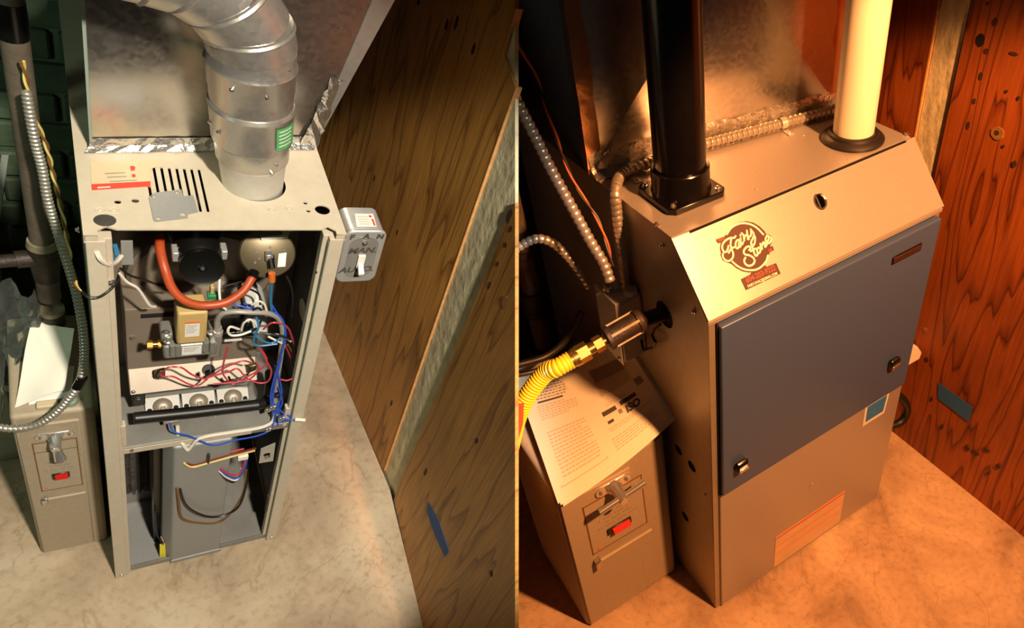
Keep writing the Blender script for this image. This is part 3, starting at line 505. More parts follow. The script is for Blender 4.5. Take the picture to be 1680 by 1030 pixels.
# wiring
W = [('wire_white', .0030, [(0.1057,0.0300,0.5166), (0.1067,0.0200,0.4974), (0.1118,0.0080,0.4878), (0.1190,0.0040,0.4707), (0.1261,0.0040,0.4848), (0.1384,0.0040,0.5052), (0.1856,0.0040,0.5075), (0.2313,0.0080,0.5007), (0.2535,0.0140,0.5057), (0.2585,0.0200,0.5309)]),
 ('wire_blue', .0016, [(0.0949,0.0300,0.5279), (0.0983,0.0120,0.5268), (0.1201,0.0060,0.5146), (0.1578,0.0010,0.4779), (0.1915,0.0010,0.4827), (0.2322,0.0040,0.4809), (0.2538,0.0100,0.4945), (0.2591,0.0180,0.5643)]),
 ('wire_blue', .0016, [(0.2328,0.0500,0.8101), (0.2537,0.0400,0.7636), (0.2579,0.0340,0.7285), (0.2520,0.0240,0.6722), (0.2496,0.0200,0.5839), (0.2602,0.0160,0.5048), (0.2913,-0.0020,0.5284)]),
 ('wire_blue', .0016, [(0.1919,0.0500,0.8189), (0.2100,0.0300,0.8205), (0.2368,0.0280,0.8120), (0.2520,0.0260,0.7726), (0.2518,0.0220,0.7103), (0.2463,0.0200,0.6421), (0.2458,0.0180,0.5779), (0.2635,0.0140,0.5320), (0.2631,0.0100,0.4958)]),
 ('wire_blue', .0016, [(0.2473,0.0280,0.6679), (0.2621,0.0200,0.6003), (0.2632,0.0180,0.5428), (0.2833,0.0050,0.5268)]),
 ('wire_blue', .0016, [(0.2488,0.0200,0.6036), (0.2467,0.0180,0.5677), (0.2574,0.0160,0.5350), (0.2665,0.0180,0.5623), (0.2567,0.0220,0.6085)]),
 ('wire_blue', .0016, [(0.1580,0.0500,0.8296), (0.1803,0.0350,0.8328), (0.2057,0.0300,0.8209), (0.2284,0.0280,0.8161)]),
 ('wire_teal', .0022, [(0.2243,0.0380,0.8822), (0.2269,0.0400,0.8374), (0.2318,0.0400,0.8016)]),
 ('wire_teal', .0018, [(0.2021,0.0300,0.7749), (0.2135,0.0220,0.7589), (0.2330,0.0220,0.7426), (0.2479,0.0240,0.7543)]),
 ('wire_teal', .0018, [(0.2069,0.0300,0.8055), (0.2106,0.0240,0.7889), (0.2066,0.0240,0.7494), (0.2156,0.0240,0.7363), (0.2431,0.0240,0.7367)]),
 ('wire_red', .0015, [(0.1716,0.0300,0.7346), (0.1678,0.0280,0.7013), (0.1673,0.0300,0.6643), (0.1752,0.0320,0.6385), (0.1848,0.0300,0.6243), (0.1990,0.0300,0.6357), (0.2178,0.0280,0.6560), (0.2309,0.0260,0.6775), (0.2295,0.0280,0.6980), (0.2176,0.0300,0.7233)]),
 ('wire_red', .0015, [(0.2207,0.0300,0.7194), (0.2297,0.0260,0.6918), (0.2400,0.0220,0.6629), (0.2379,0.0220,0.6320), (0.2241,0.0240,0.6269), (0.2048,0.0280,0.6407), (0.1895,0.0300,0.6683), (0.1763,0.0300,0.6623), (0.1561,0.0300,0.6562), (0.1415,0.0300,0.6490)]),
 ('wire_red', .0015, [(0.0835,0.0420,0.6630), (0.0908,0.0350,0.6859), (0.1031,0.0350,0.6850), (0.1113,0.0340,0.6812), (0.1253,0.0340,0.6594), (0.1419,0.0330,0.6465), (0.1486,0.0320,0.6517), (0.1626,0.0300,0.6688), (0.1797,0.0300,0.6826), (0.1973,0.0300,0.6895), (0.2118,0.0340,0.6743)]),
 ('wire_red', .0015, [(0.0811,0.0420,0.6602), (0.0869,0.0350,0.6616), (0.0992,0.0340,0.6601), (0.1207,0.0340,0.6342), (0.1338,0.0330,0.6289), (0.1463,0.0320,0.6451)]),
 ('wire_red', .0015, [(0.2200,0.0300,0.7723), (0.2287,0.0240,0.7943), (0.2405,0.0240,0.7927), (0.2543,0.0300,0.7756), (0.2662,0.0350,0.7429), (0.2819,0.0500,0.6778), (0.2926,0.0600,0.6163)]),
 ('wire_red', .0015, [(0.2579,0.0300,0.7215), (0.2740,0.0450,0.6676), (0.2894,0.0600,0.6073)]),
 ('wire_red', .0015, [(0.2573,0.0220,0.6331), (0.2672,0.0200,0.6298), (0.2769,0.0200,0.6332)]),
 ('wire_red', .0015, [(0.1554,0.0300,0.6314), (0.1748,0.0280,0.6331), (0.1933,0.0280,0.6324), (0.2115,0.0280,0.6392), (0.2211,0.0280,0.6625), (0.2162,0.0300,0.6822)]),
 ('wire_white', .0020, [(0.1847,0.0300,0.7774), (0.1714,0.0260,0.7903), (0.1683,0.0240,0.7808), (0.1739,0.0240,0.7706), (0.1868,0.0240,0.7702), (0.2015,0.0260,0.7751)]),
 ('wire_white', .0018, [(0.1879,0.0280,0.7762), (0.1891,0.0240,0.7996), (0.1971,0.0240,0.8077), (0.2047,0.0240,0.7975), (0.2118,0.0260,0.7784)]),
 ('wire_white', .0018, [(0.1558,0.0500,0.8779), (0.1543,0.0350,0.8640), (0.1563,0.0260,0.8457), (0.1630,0.0240,0.8357)]),
 ('wire_white', .0018, [(0.1986,0.0300,0.8367), (0.2076,0.0280,0.8469), (0.2161,0.0280,0.8372), (0.2212,0.0280,0.8185)]),
 ('wire_white', .0018, [(0.2255,0.0260,0.7635), (0.2407,0.0240,0.7620), (0.2565,0.0260,0.7472), (0.2654,0.0300,0.7323)]),
 ('wire_white', .0018, [(0.2279,0.0260,0.7566), (0.2393,0.0240,0.7474), (0.2502,0.0260,0.7347)]),
 ('wire_black', .0022, [(0.2140,0.0280,0.7660), (0.2313,0.0240,0.7651), (0.2506,0.0240,0.7556), (0.2632,0.0280,0.7402)]),
 ('wire_black', .0020, [(0.1873,0.0300,0.7770), (0.1915,0.0240,0.8145), (0.2058,0.0260,0.8331), (0.2140,0.0260,0.8171), (0.2112,0.0260,0.7864), (0.2004,0.0280,0.7696)]),
 ('wire_black', .0016, [(0.1637,0.0500,0.8464), (0.1769,0.0500,0.8596), (0.1912,0.0500,0.8557), (0.2110,0.0500,0.8394), (0.2132,0.0400,0.8237)]),
 ('wire_black', .0016, [(0.1625,0.0600,0.8497), (0.1867,0.0600,0.8593), (0.2123,0.0550,0.8773)]),
 ('wire_black', .0016, [(0.2593,0.0900,0.8367), (0.2666,0.0800,0.8196), (0.2722,0.0750,0.7853), (0.2721,0.0700,0.7502)]),
 ('wire_black', .0016, [(0.0372,0.0600,0.8977), (0.0486,0.0600,0.8819), (0.0676,0.0700,0.8593), (0.0837,0.0700,0.8474), (0.1049,0.0700,0.8402)]),
 ('wire_white', .0020, [(0.0358,0.0500,0.8985), (0.0435,0.0500,0.8802), (0.0551,0.0500,0.8663), (0.0620,0.0500,0.8484), (0.0698,0.0500,0.8256), (0.0770,0.0550,0.8163)]),
 ('wire_white', .0030, [(0.0114,0.0010,0.9932), (0.0150,-0.0020,0.9817), (0.0227,0.0040,0.9649), (0.0311,0.0200,0.9524), (0.0379,0.0350,0.9482)]),
 ('wire_teal', .0028, [(0.0243,0.0300,0.9562), (0.0279,0.0300,0.9491), (0.0336,0.0400,0.9432), (0.0322,0.0500,0.9565)]),
 ('wire_maroon', .0020, [(0.1142,0.0200,0.4316), (0.1158,0.0080,0.4245), (0.1298,0.0040,0.4120), (0.1558,0.0040,0.4170), (0.1956,0.0060,0.4249), (0.2338,0.0150,0.4161)]),
 ('wire_yellow', .0020, [(0.1131,0.0180,0.4288), (0.1155,0.0050,0.4230), (0.1276,0.0010,0.4113), (0.1506,0.0010,0.4151), (0.1903,0.0030,0.4206), (0.2315,0.0120,0.4127)]),
 ('wire_red', .0018, [(0.1170,0.0200,0.4327), (0.1207,0.0100,0.4258), (0.1341,0.0080,0.4148), (0.1609,0.0080,0.4263), (0.2117,0.0120,0.4270)]),
 ('wire_orange', .0018, [(0.1341,0.0300,0.4448), (0.1412,0.0120,0.4493), (0.1464,0.0100,0.4287)]),
 ('wire_white', .0018, [(0.1727,0.0040,0.3708), (0.1856,0.0000,0.3482), (0.2010,-0.0010,0.3308), (0.2099,0.0040,0.3378), (0.2118,0.0100,0.3558)]),
 ('wire_red', .0018, [(0.1754,0.0040,0.3791), (0.1894,0.0010,0.3568), (0.2048,0.0020,0.3459), (0.2134,0.0080,0.3585), (0.2169,0.0120,0.3789)]),
 ('wire_blue', .0018, [(0.1746,0.0040,0.3747), (0.1874,0.0000,0.3522), (0.2053,0.0010,0.3352), (0.2154,0.0060,0.3562), (0.2200,0.0120,0.3800)]),
 ('wire_black', .0020, [(0.1741,0.0050,0.3662), (0.1859,-0.0000,0.3408), (0.1971,-0.0010,0.3252), (0.2085,0.0040,0.3261)]),
 ('wire_maroon', .0016, [(0.2583,0.0400,0.7547), (0.2749,0.0500,0.7057), (0.2926,0.0600,0.6353), (0.3014,0.0600,0.5752)]),
 ('wire_brown', .0016, [(0.2646,0.0400,0.7112), (0.2819,0.0500,0.6596), (0.2959,0.0600,0.5864)]),
 ('wire_blue', .0016, [(0.2621,0.0120,0.5102), (0.2751,0.0040,0.5224), (0.2905,-0.0030,0.5238)]),
 ('wire_black', .0020, [(0.1959,0.0300,0.6401), (0.1818,0.0280,0.6388), (0.1771,0.0300,0.6479)])]
for m_, r_, p_ in W: wire(p_, r_, m_, fu)
MB().tube([(0.2879,-0.0030,0.5289), (0.3050,-0.0080,0.5289)], .0035, 10).build('wire_end', 'wire_white', fu)
cb = MB().box((0.1678,0.0500,0.7297), Vector((0.2130,0.0500,0.7441))+Vector((0, .04, 0))).build('control_module', 'plastic_black', fu, bevel=.002)
MB().box((0.1699,0.0495,0.7218), Vector((0.1952,0.0495,0.7277))+Vector((0, .0006, 0))).build('module_label', 'paper_white', cb, smooth=0)
tr = MB().prism([(0.2057,0.0700,0.7124), (0.2397,0.0700,0.7073), (0.2317,0.0700,0.7793), (0.2182,0.0700,0.8010), (0.2004,0.0700,0.7904)], (0, .05, 0)).build('transformer', 'paper_white', fu, bevel=.003)
MB().box((0.1401,0.0400,0.8427), Vector((0.1572,0.0400,0.8511))+Vector((0, .01, 0))).build('plug', 'wire_green', fu, bevel=.001)
MB().box((0.1445,0.0450,0.8480), Vector((0.1494,0.0450,0.8645))+Vector((0, .01, 0))).build('plug', 'tan_plastic', fu, bevel=.001)
MB().box((0.2021,0.0040,0.3959), Vector((0.2199,0.0040,0.4095))+Vector((0, .008, 0))).build('plug', 'white_plastic', fu, bevel=.001)
b = MB(); p0 = Vector((0.1449,0.0280,0.6684))
MB().obox(p0, (.008, .008, .008), (1, 0, .6)).build('splice', 'plastic_black', fu, bevel=.001)
MB().obox((0.1521,0.0020,0.4307), (.004, .006, .03)).build('cable_tie', 'plastic_black', fu, bevel=.001)
MB().obox((0.2558,0.0180,0.5891), (.008, .008, .008)).build('cable_tie', 'plastic_black', fu, bevel=.001)
sw = MB().plate([(v[0], v[2]) for v in ((0.2406,0.0040,0.3730), (0.2658,0.0040,0.3722), (0.2639,0.0040,0.4408), (0.2396,0.0040,0.4271))], [circ((((0.2523,0.0040,0.4014))[0], ((0.2523,0.0040,0.4014))[2]), .007, 8)], lambda u, v: (u, .004, v), (0, .002, 0)).build('door_switch_bracket', 'galv_light', fu, smooth=0)
MB().obox((0.2538,0.0080,0.3919), (.012, .008, .012)).build('door_switch', 'plastic_black', sw, bevel=.001)
screw(sw, (0.2526,0.0035,0.3974), (0, -1, 0), .003)
for p in ((0.2453,0.0200,0.5410), (0.2506,0.0160,0.5534), (0.2668,0.0060,0.5262), (0.2481,0.0100,0.4878)): MB().obox(p, (.012, .008, .010), (1, 0, .4)).build('ground_lug', 'bright_steel', fu, bevel=.002)
# ---- things on and beside the furnace
cp = thing('cover_plate', 'loose grey steel cover plate lying on slotted furnace top', 'plate', 'L', (0.0970,0.0582,1.0228))
zz = HL+.003
pts = [(0.0715,0.0690,1.0258), (0.0783,0.0782,1.0258), (0.1094,0.0868,1.0258), (0.1102,0.0727,1.0258), (0.1217,0.0754,1.0258), (0.1236,0.0426,1.0258), (0.1109,0.0375,1.0258), (0.1100,0.0304,1.0258), (0.0748,0.0229,1.0258), (0.0724,0.0252,1.0258)]
hp = [circ((0.0769,0.0709,1.0258), .0028, 10), circ((0.1035,0.0801,1.0258), .0028, 10), circ((0.1054,0.0368,1.0258), .0035, 10), circ((0.0780,0.0287,1.0258), .0028, 10)]
MB().plate([(p[0], p[1]) for p in pts], hp, lambda u, v: (u, v, HL+.0018), (0, 0, -.0012)).build('plate', 'steel_plate', cp, smooth=0)
# plenum duct
du = thing('plenum_duct', 'galvanized sheet metal plenum with flared right side above the open furnace', 'duct', 'L', (.15, .3, HL))
bl, br_, trr, tl = Vector((0.0181,0.1631,1.0239)), Vector((0.3005,0.2058,1.0228)), Vector((0.3686,0.2161,1.3985)), Vector((0.0208,0.1635,1.3211))
bl.z = br_.z = HL+.0006; bk = Vector((.17, .36, 0))
MB().prism([bl, br_, trr, tl], bk).build('duct_body', 'galv', du, smooth=0)
MB().prism([(0.0166,0.1609,1.0287), (0.0195,0.1613,1.0286), (0.0223,0.1617,1.3225), (0.0186,0.1612,1.3217)], (.004, .02, 0)).build('green_reflection_edge', 'duct_grey', du, smooth=0, label='corner edge strip with green reflection put into its colour')  # strip on the duct corner; its green reflection is put into the colour
MB().prism([(0.2967,0.2032,1.0271), (0.3052,0.2045,1.0269), (0.4106,0.2204,1.3993), (0.3679,0.2140,1.3909)], (.002, .012, 0)).build('flange', 'galv_pipe', du, smooth=0, label='shiny flange along the flared edge')
b = MB(); n = 26; vs = []; fs = []
for i in range(n+1):
    t_ = i/n; A0 = Vector((0.0112,0.1537,1.0238)).lerp(Vector((0.3013,0.1925,1.0238)), t_); C0 = Vector((0.0169,0.1609,1.0420)).lerp(Vector((0.2948,0.2029,1.0420)), t_)
    B0 = Vector((0.0163,0.1588,1.0314)).lerp(Vector((0.2986,0.2015,1.0312)), t_)
    j = lambda k=.0015: Vector((random.uniform(-k, k), random.uniform(-k, k), random.uniform(0, k)))
    vs += [A0+j(), B0+j(), C0+j(.0008)]
    if i: fs += [(3*i-3, 3*i-2, 3*i+1, 3*i), (3*i-2, 3*i-1, 3*i+2, 3*i+1)]
b.add(vs, fs).build('foil_tape', 'foil', du, smooth=0)
b = MB(); vs = []; fs = []
for i in range(13):
    t_ = i/12; A0 = Vector((0.3053,0.2005,1.0125)).lerp(Vector((0.3246,0.2054,1.1533)), t_); B0 = Vector((0.2773,0.1972,1.0300)).lerp(Vector((0.3107,0.2043,1.1573)), t_)
    j = lambda k=.003: Vector((random.uniform(-k, k), random.uniform(-k, 0), random.uniform(-k, k)))
    vs += [A0+j(), A0.lerp(B0, .5)+j(.004), B0+j()]
    if i: fs += [(3*i-3, 3*i-2, 3*i+1, 3*i), (3*i-2, 3*i-1, 3*i+2, 3*i+1)]
b.add(vs, fs).build('foil_tape', 'foil', du, smooth=0)
# vent pipe
vp = thing('vent_pipe', 'shiny galvanized vent pipe with elbow rising from open furnace top', 'pipe', 'L', (VC[0], VC[1], HL))
a0 = Vector((VC[0], VC[1], HL-.03)); a1 = Vector((0.1821,0.1080,1.2404)); ax = (a1-a0).normalized()
def hz(p): return (Vector(p)-a0).dot(ax)
h1, h2, h3, h4, h5, h6 = hz((0.1964,0.1080,1.0739)), hz((0.1938,0.1080,1.1094)), hz((0.1898,0.1080,1.1642)), hz((0.1878,0.1080,1.1910)), hz((0.1851,0.1080,1.2276)), hz((0.1833,0.1080,1.2521))
MB().lathe(a0, ax, [(0, .0375), (.02, .0385), (h1-.004, .0425), (h1, .0445), (h1+.003, .0425)], 40).build('pipe_collar', 'galv_light', vp)
MB().lathe(a0, ax, [(h1-.001, .0435), (h1+.002, .0455), (h2, .0465)], 40).build('pipe_section', 'galv_pipe', vp)
MB().lathe(a0, ax, [(h2-.004, .0465), (h2, .0495), (h3-.004, .0505), (h3, .0525), (h3+.004, .0505)], 40).build('pipe_section', 'galv_pipe', vp)
MB().lathe(a0, ax, [(h3, .0492), (h4, .0495), (h4+.002, .0505), (h5-.003, .051), (h5, .0530), (h5+.004, .0510), (h6, .0510)], 40).build('pipe_section', 'galv_pipe', vp)
for p in ((-150, h2+.02), (-80, h4+.018), (-125, h4+.018), (-60, h1+.018), (-68, h1+.004), (-175, h2+.02), (-45, h5+.018)):
    a = math.radians(p[0]); u = Vector((math.cos(a), math.sin(a), 0)); r_ = .0500 if p[1] > h2 else .0455
    screw(vp, a0+ax*p[1]+u*r_, u, .0030)
a0s = a0+ax*(h2+.014); b = MB(); vs = []; fs = []
for i in range(6):
    a = math.radians(-66+i*7.6)
    for k, hh in enumerate((-.002, .034)):
        vs.append(a0s+ax*hh+Vector((math.cos(a), math.sin(a), 0))*.0516)
    if i: fs.append((2*i-2, 2*i, 2*i+1, 2*i-1))
st = b.add(vs, fs).build('sticker', 'print_green', vp, label='green printed sticker')
b = MB(); vs = []; fs = []
for k in range(5):
    for i in range(4):
        a = math.radians(-62+i*8.5); q = [a0s+ax*(.004+k*.006+e)+Vector((math.cos(a), math.sin(a), 0))*.0519 for e in (0, .0018)]
        vs += q
    b.add(vs, [(2*i, 2*i+2, 2*i+3, 2*i+1) for i in range(3)]); vs = []
b.build('sticker_print', 'paper_white', vp, smooth=0)
# elbow: gored segments bending left, then the level run
c = a0+ax*(h6+.0); path = [c]; dirs = []
turn = Vector((-1, -.02, .10)).normalized()
for i, ang in enumerate((12, 36, 60, 84)):
    d = (ax*math.cos(math.radians(ang))+turn*math.sin(math.radians(ang))).normalized(); dirs.append(d)
    q = path[-1]+d*(.042 if i else .026); MB().tube([path[-1]-d*.004, q+d*.004], [.0515, .0525], 36).build('elbow_gore', 'galv_pipe', vp)
    MB().lathe(q-d*.002, d, [(-.003, .0525), (0, .0545), (.003, .0525)], 36, caps=False).build('elbow_seam', 'galv_pipe', vp); path.append(q)
MB().tube([path[-1], path[-1]+turn*.6], .052, 36).build('pipe_run', 'galv_pipe', vp)
# fan switch box
sb = thing('switch_box', 'grey metal switch box with handwritten FAN MAN. AUTO. on furnace side', 'switch box', 'L', (0.3538,0.0300,0.9428))
q0, q1 = Vector((0.3206,0.0160,0.8997)), Vector((0.3691,0.0160,1.0241)); x0, x1, z0, z1 = .309, .3715, .898, 1.015
def rrect(x0, x1, z0, z1, r, n=5):
    out = []
    for cx, cz, a in ((x1-r, z1-r, 0), (x0+r, z1-r, 90), (x0+r, z0+r, 180), (x1-r, z0+r, 270)):
        out += [(cx+r*math.cos(math.radians(a+90*i/n)), cz+r*math.sin(math.radians(a+90*i/n))) for i in range(n+1)]
    return out
MB().prism([(u, .021, v) for u, v in rrect(x0+.002, x1-.002, z0+.002, z1-.002, .012)], (0, .050, 0)).build('box_body', 'galv_light', sb, bevel=.002)
pl_ = MB().prism([(u, .014, v) for u, v in rrect(x0, x1, z0, z1, .014)], (0, .008, 0)).build('cover', 'galv_light', sb, bevel=.003, seg=3)
cx, cz = (x0+x1)/2, (z0+z1)/2
MB().prism([(u, .0135, v) for u, v in rrect(cx-.022, cx+.022, z0+.012, z1-.012, .02, 8)], (0, .0008, 0)).build('cover_recess', 'liner_grey', sb, smooth=0)
MB().box((cx-.0055, .009, cz-.020), (cx+.0055, .0136, cz+.008)).build('toggle_frame', 'white_plastic', sb, bevel=.001)
MB().prism([(cx-.004, .012, cz-.006), (cx+.004, .012, cz-.006), (cx+.0045, -.004, cz-.020), (cx-.0045, -.004, cz-.020)], (0, .002, -.006)).build('toggle', 'white_plastic', sb, bevel=.001)
screw(sb, (cx, .0135, cz+.034), (0, -1, 0), .0045); screw(sb, (cx, .0135, cz-.034), (0, -1, 0), .0035)
lettering('F', .014, (cx-.021, .0128, z1-.012), (1, 0, 0), (.12, 0, 1), 'ink', sb, bold=.0006); lettering('A', .014, (cx, .0128, z1-.010), (1, 0, 0), (.12, 0, 1), 'ink', sb, bold=.0006); lettering('N', .014, (cx+.021, .0128, z1-.011), (1, 0, 0), (.12, 0, 1), 'ink', sb, bold=.0006)
lettering('MAN.', .0175, (cx, .0128, cz+.0165), (1, 0, .05), (.2, 0, 1), 'ink', sb, bold=.0006); lettering('AUTO.', .0175, (cx-.002, .0128, cz-.027), (1, 0, .05), (.2, 0, 1), 'ink', sb, bold=.0006)
MB().prism([(x0+.018, .026, z1-.0017), (x0+.048, .026, z1-.0017), (x0+.050, .055, z1-.0017), (x0+.022, .055, z1-.0017)], (0, 0, .0003)).build('bar_label', 'paper_white', sb, smooth=0, label='small white label with red print')
b = MB()
for i in range(4): b.box((x0+.024, .030+i*.0055, z1-.0013), (x0+.040, .0325+i*.0055, z1-.0011))
b.build('label_print', 'ink_light', sb, smooth=0); MB().box((x0+.044, .028, z1-.0013), (x0+.047, .043, z1-.0011)).lathe((x0+.044, .049, z1-.0013), (0, 0, 1), [(0, .0025), (.0002, .0025)], 12).build('label_print', 'print_red', sb, smooth=0)
def appliance(room, X0, X1, Y0, Y1, Z1, label, latch_dir, s=1.):
    """free-standing metal control cabinet with a latch, an inset name panel and a rocker switch"""
    t = thing('control_cabinet', label, 'cabinet', room, ((X0+X1)/2, (Y0+Y1)/2, 0)); w = X1-X0; cx = (X0+X1)/2
    MB().box((X0, Y0+.004, 0), (X1, Y1, Z1)).build('body', 'appliance_tan', t, bevel=.007*s, seg=3)
    MB().box((X0+.004*s, Y0, .012), (X1-.022*s*w/.109, Y0+.006, Z1-.026*s)).build('front_door', 'appliance_tan', t, bevel=.002)
    px0, px1, pz1, pz0 = X0+.19*w, X0+.74*w, Z1-.155*Z1, Z1-.48*Z1
    e = .0016*s; b = MB()
    b.box((px0, Y0-.0012, pz0), (px0+e, Y0, pz1)).box((px1-e, Y0-.0012, pz0), (px1, Y0, pz1)).box((px0, Y0-.0012, pz1-e), (px1, Y0, pz1)).box((px0, Y0-.0012, pz0), (px1, Y0, pz0+e)).box((px0, Y0-.0012, pz1-.19*(pz1-pz0)), (px1, Y0, pz1-.19*(pz1-pz0)+e*.8)).build('panel_outline', 'wire_brown', t, smooth=0)
    MB().box((px0+e, Y0-.0006, pz0+e), (px1-e, Y0, pz1-e)).build('name_panel', 'appliance_inset', t, smooth=0)
    b = MB(); mid = (px0+px1)/2; pw = px1-px0; ph = pz1-pz0
    for i, (f0, f1) in enumerate(((-.22, .26), (-.30, .22), (-.2, .28), (-.36, .36))):
        zz = pz1-(.36+.075*i)*ph
        k = int((f1-f0)*26)
        for j in range(k):
            if (j*7+i*3) % 5 == 0: continue
            xa = mid+(f0+(f1-f0)*j/k)*pw; b.box((xa, Y0-.0010, zz), (xa+.018*pw, Y0-.0006, zz+.028*ph))
    b.build('printed_text', 'ink_mid', t, smooth=0)
    zs = pz1-.72*ph
    r = MB().box((mid-.20*pw, Y0-.003*s, zs-.05*ph), (mid+.22*pw, Y0, zs+.06*ph)).build('switch_bezel', 'plastic_black', t, bevel=.001)
    MB().prism([(mid-.12*pw, Y0-.003*s, zs-.04*ph), (mid-.12*pw, Y0-.010*s, zs+.0*ph), (mid-.12*pw, Y0-.003*s, zs+.05*ph)], (.30*pw, 0, 0)).build('rocker_switch', 'red_plastic', t, smooth=0)
    MB().lathe((px0+.12*pw, Y0-.001, pz0+.06*ph), (0, -1, 0), [(0, .035*pw), (.0006, .035*pw)], 12).build('stamp', 'print_orange', t, smooth=0)
    MB().box((px0+.05*pw, Y0-.004*s, pz0-.20*ph), (px1+.05*pw, Y0, pz0-.17*ph)).build('pull_ledge', 'appliance_inset', t, bevel=.001)
    MB().obox((px0+.04*pw, Y0-.005*s, pz0-.17*ph), (.010*s, .008*s, .018*s), (1, 0, .4)).build('pull_tab', 'bright_steel', t, bevel=.002)
    # latch: chrome escutcheon with two screw ears and a handle
    lz = pz1+.035*Z1; lx = mid+.02*pw
    es = MB().prism([(u, Y0-.0025*s, v) for u, v in rrect(lx-.026*s, lx+.026*s, lz-.009*s, lz+.009*s, .0088*s)], (0, .0028*s, 0)).build('latch_plate', 'chrome', t, bevel=.001)
    for sx in (-1, 1): screw(es, (lx+sx*.019*s, Y0-.0025*s, lz), (0, -1, 0), .003*s)
    MB().lathe((lx, Y0-.002*s, lz), (0, -1, -.1), [(0, .011*s), (.006*s, .0105*s), (.010*s, .008*s), (.024*s, .0075*s), (.028*s, .006*s)], 20).build('latch_hub', 'chrome', es)
    d = Vector(latch_dir).normalized(); h0 = Vector((lx, Y0-.024*s, lz-.001)); 
    if abs(d.x) < .5: MB().tube([h0-d*.006*s, h0+d*.012*s, h0+d*.034*s+Vector((0, -.006*s, 0)), h0+d*.040*s+Vector((0, -.007*s, 0))], [.006*s, .0065*s, .0085*s, .004*s], 14).build('latch_handle', 'chrome', es)
    else: MB().tube([h0-d*.034*s, h0-d*.010*s, h0+d*.010*s, h0+d*.034*s], [.0045*s, .0042*s, .0042*s, .0055*s], 12).build('latch_handle', 'chrome', es)
    return t
appliance('L', -.113, -.005, .09, .31, .512, 'tall beige metal cabinet with chrome latch left of the open furnace', (.12, 0, -1), 1.0)
# papers and clutter on the cabinet
def sheet(name, label, cat, room, pts, mat, nx=8, ny=8, amp=.003, th=.0012, seed=1):
    """paper: bilinear patch of four corners with a soft ripple"""
    rr = random.Random(seed); A, B, C, D = (Vector(p) for p in pts); ph = [rr.uniform(0, 6) for _ in range(4)]; b = MB(); vs = []
    for i in range(nx+1):
        for j in range(ny+1):
            u, v = i/nx, j/ny; p = (A*(1-u)+B*u)*(1-v)+(D*(1-u)+C*u)*v
            p.z += amp*(math.sin(u*5+ph[0])*math.cos(v*4+ph[1])+.5*math.sin(v*9+ph[2]+u*3)); vs.append(p)
    n = ny+1; top = [(i*n+j, (i+1)*n+j, (i+1)*n+j+1, i*n+j+1) for i in range(nx) for j in range(ny)]
    k = len(vs); vs2 = vs+[p-Vector((0, 0, th)) for p in vs]; fs = top+[tuple(q+k for q in f)[::-1] for f in top]
    edge = [i*n for i in range(nx+1)]+[nx*n+j for j in range(1, ny+1)]+[i*n+ny for i in range(nx-1, -1, -1)]+[j for j in range(ny-1, 0, -1)]
    fs += [(edge[i], edge[(i+1) % len(edge)], k+edge[(i+1) % len(edge)], k+edge[i]) for i in range(len(edge))]
    o = b.add(vs2, fs).build(name, mat, room=room, base=A, smooth=40); return tag(o, label, cat, 'paper sheets on the left cabinet')
sheet('paper_sheet', 'large white paper sheet leaning back on cabinet under conduit', 'paper', 'L', [(-0.1058,0.1131,0.5160), (-0.0417,0.1261,0.5320), (-0.0218,0.2329,0.5600), (-0.0763,0.2515,0.5700)], 'paper', amp=.004, seed=3)
sheet('paper_sheet', 'second white paper sheet lying beneath the larger one on cabinet', 'paper', 'L', [(-0.0887,0.1138,0.5155), (-0.0350,0.1212,0.5155), (-0.0265,0.1750,0.5300), (-0.0832,0.1838,0.5300)], 'paper_white', amp=.001, seed=5)
pk = thing('plastic_clip', 'cream plastic block with rounded green tip under papers on cabinet', 'clip', 'L', (-0.0526,0.1041,0.5120))
MB().box((-0.0795,0.1025,0.5130), Vector((-0.0520,0.1160,0.5130))+Vector((0, 0, .008))).build('block', 'paper_cream', pk, bevel=.002)
MB().lathe(Vector((-0.0357,0.1103,0.5130)), (0, 0, 1), [(0, .010), (.008, .0095), (.010, .007)], 20).build('round_tip', 'duct_grey', pk)
# return duct at far left, plastic film in front of it
rd = thing('return_duct', 'dark grey sheet metal duct at far left behind plastic film', 'duct', 'L', (-.4, .5, 0))
e0, e1 = Vector((-0.0683,0.6354,0.6000)), Vector((-0.1093,0.2000,0.6000)); xr = (e0.x+e1.x)/2
MB().box((-.75, .335, 0), (-.135, .62, .598)).build('duct_body', 'duct_grey', rd, bevel=.003)
MB().prism([(-.75, .325, .600), (-.128, .325, .600), (-.10, .635, .600), (-.75, .635, .600)], (0, 0, .004)).build('top_sheet', 'blue_grey', rd, smooth=0)
MB().prism([(-.132, .322, .604), (-.122, .322, .604), (-.094, .635, .604), (-.104, .635, .604)], (0, 0, .006)).build('edge_strip', 'pale_edge', rd, smooth=0)
b = MB(); vs = []; fs = []; rr = random.Random(11); nx, ny = 18, 22
A, B_, C_, D_ = Vector((-0.1539,0.2000,0.3587)), Vector((-0.1061,0.2000,0.4414)), Vector((-0.0543,0.2600,0.6296)), Vector((-0.1219,0.2600,0.6502))
for i in range(nx+1):
    for j in range(ny+1):
        u, v = i/nx, j/ny; p = (A*(1-u)+B_*u)*(1-v)+(D_*(1-u)+C_*u)*v
        p += Vector((.006*math.sin(7*v+3*u), -.016*math.sin(9*u+2*v)-.010*math.sin(14*v+11*u), .008*math.cos(12*u+5*v)))+Vector([rr.uniform(-.003, .003) for _ in range(3)]); vs.append(p)
n = ny+1; b.add(vs, [(i*n+j, (i+1)*n+j, (i+1)*n+j+1, i*n+j+1) for i in range(nx) for j in range(ny)])
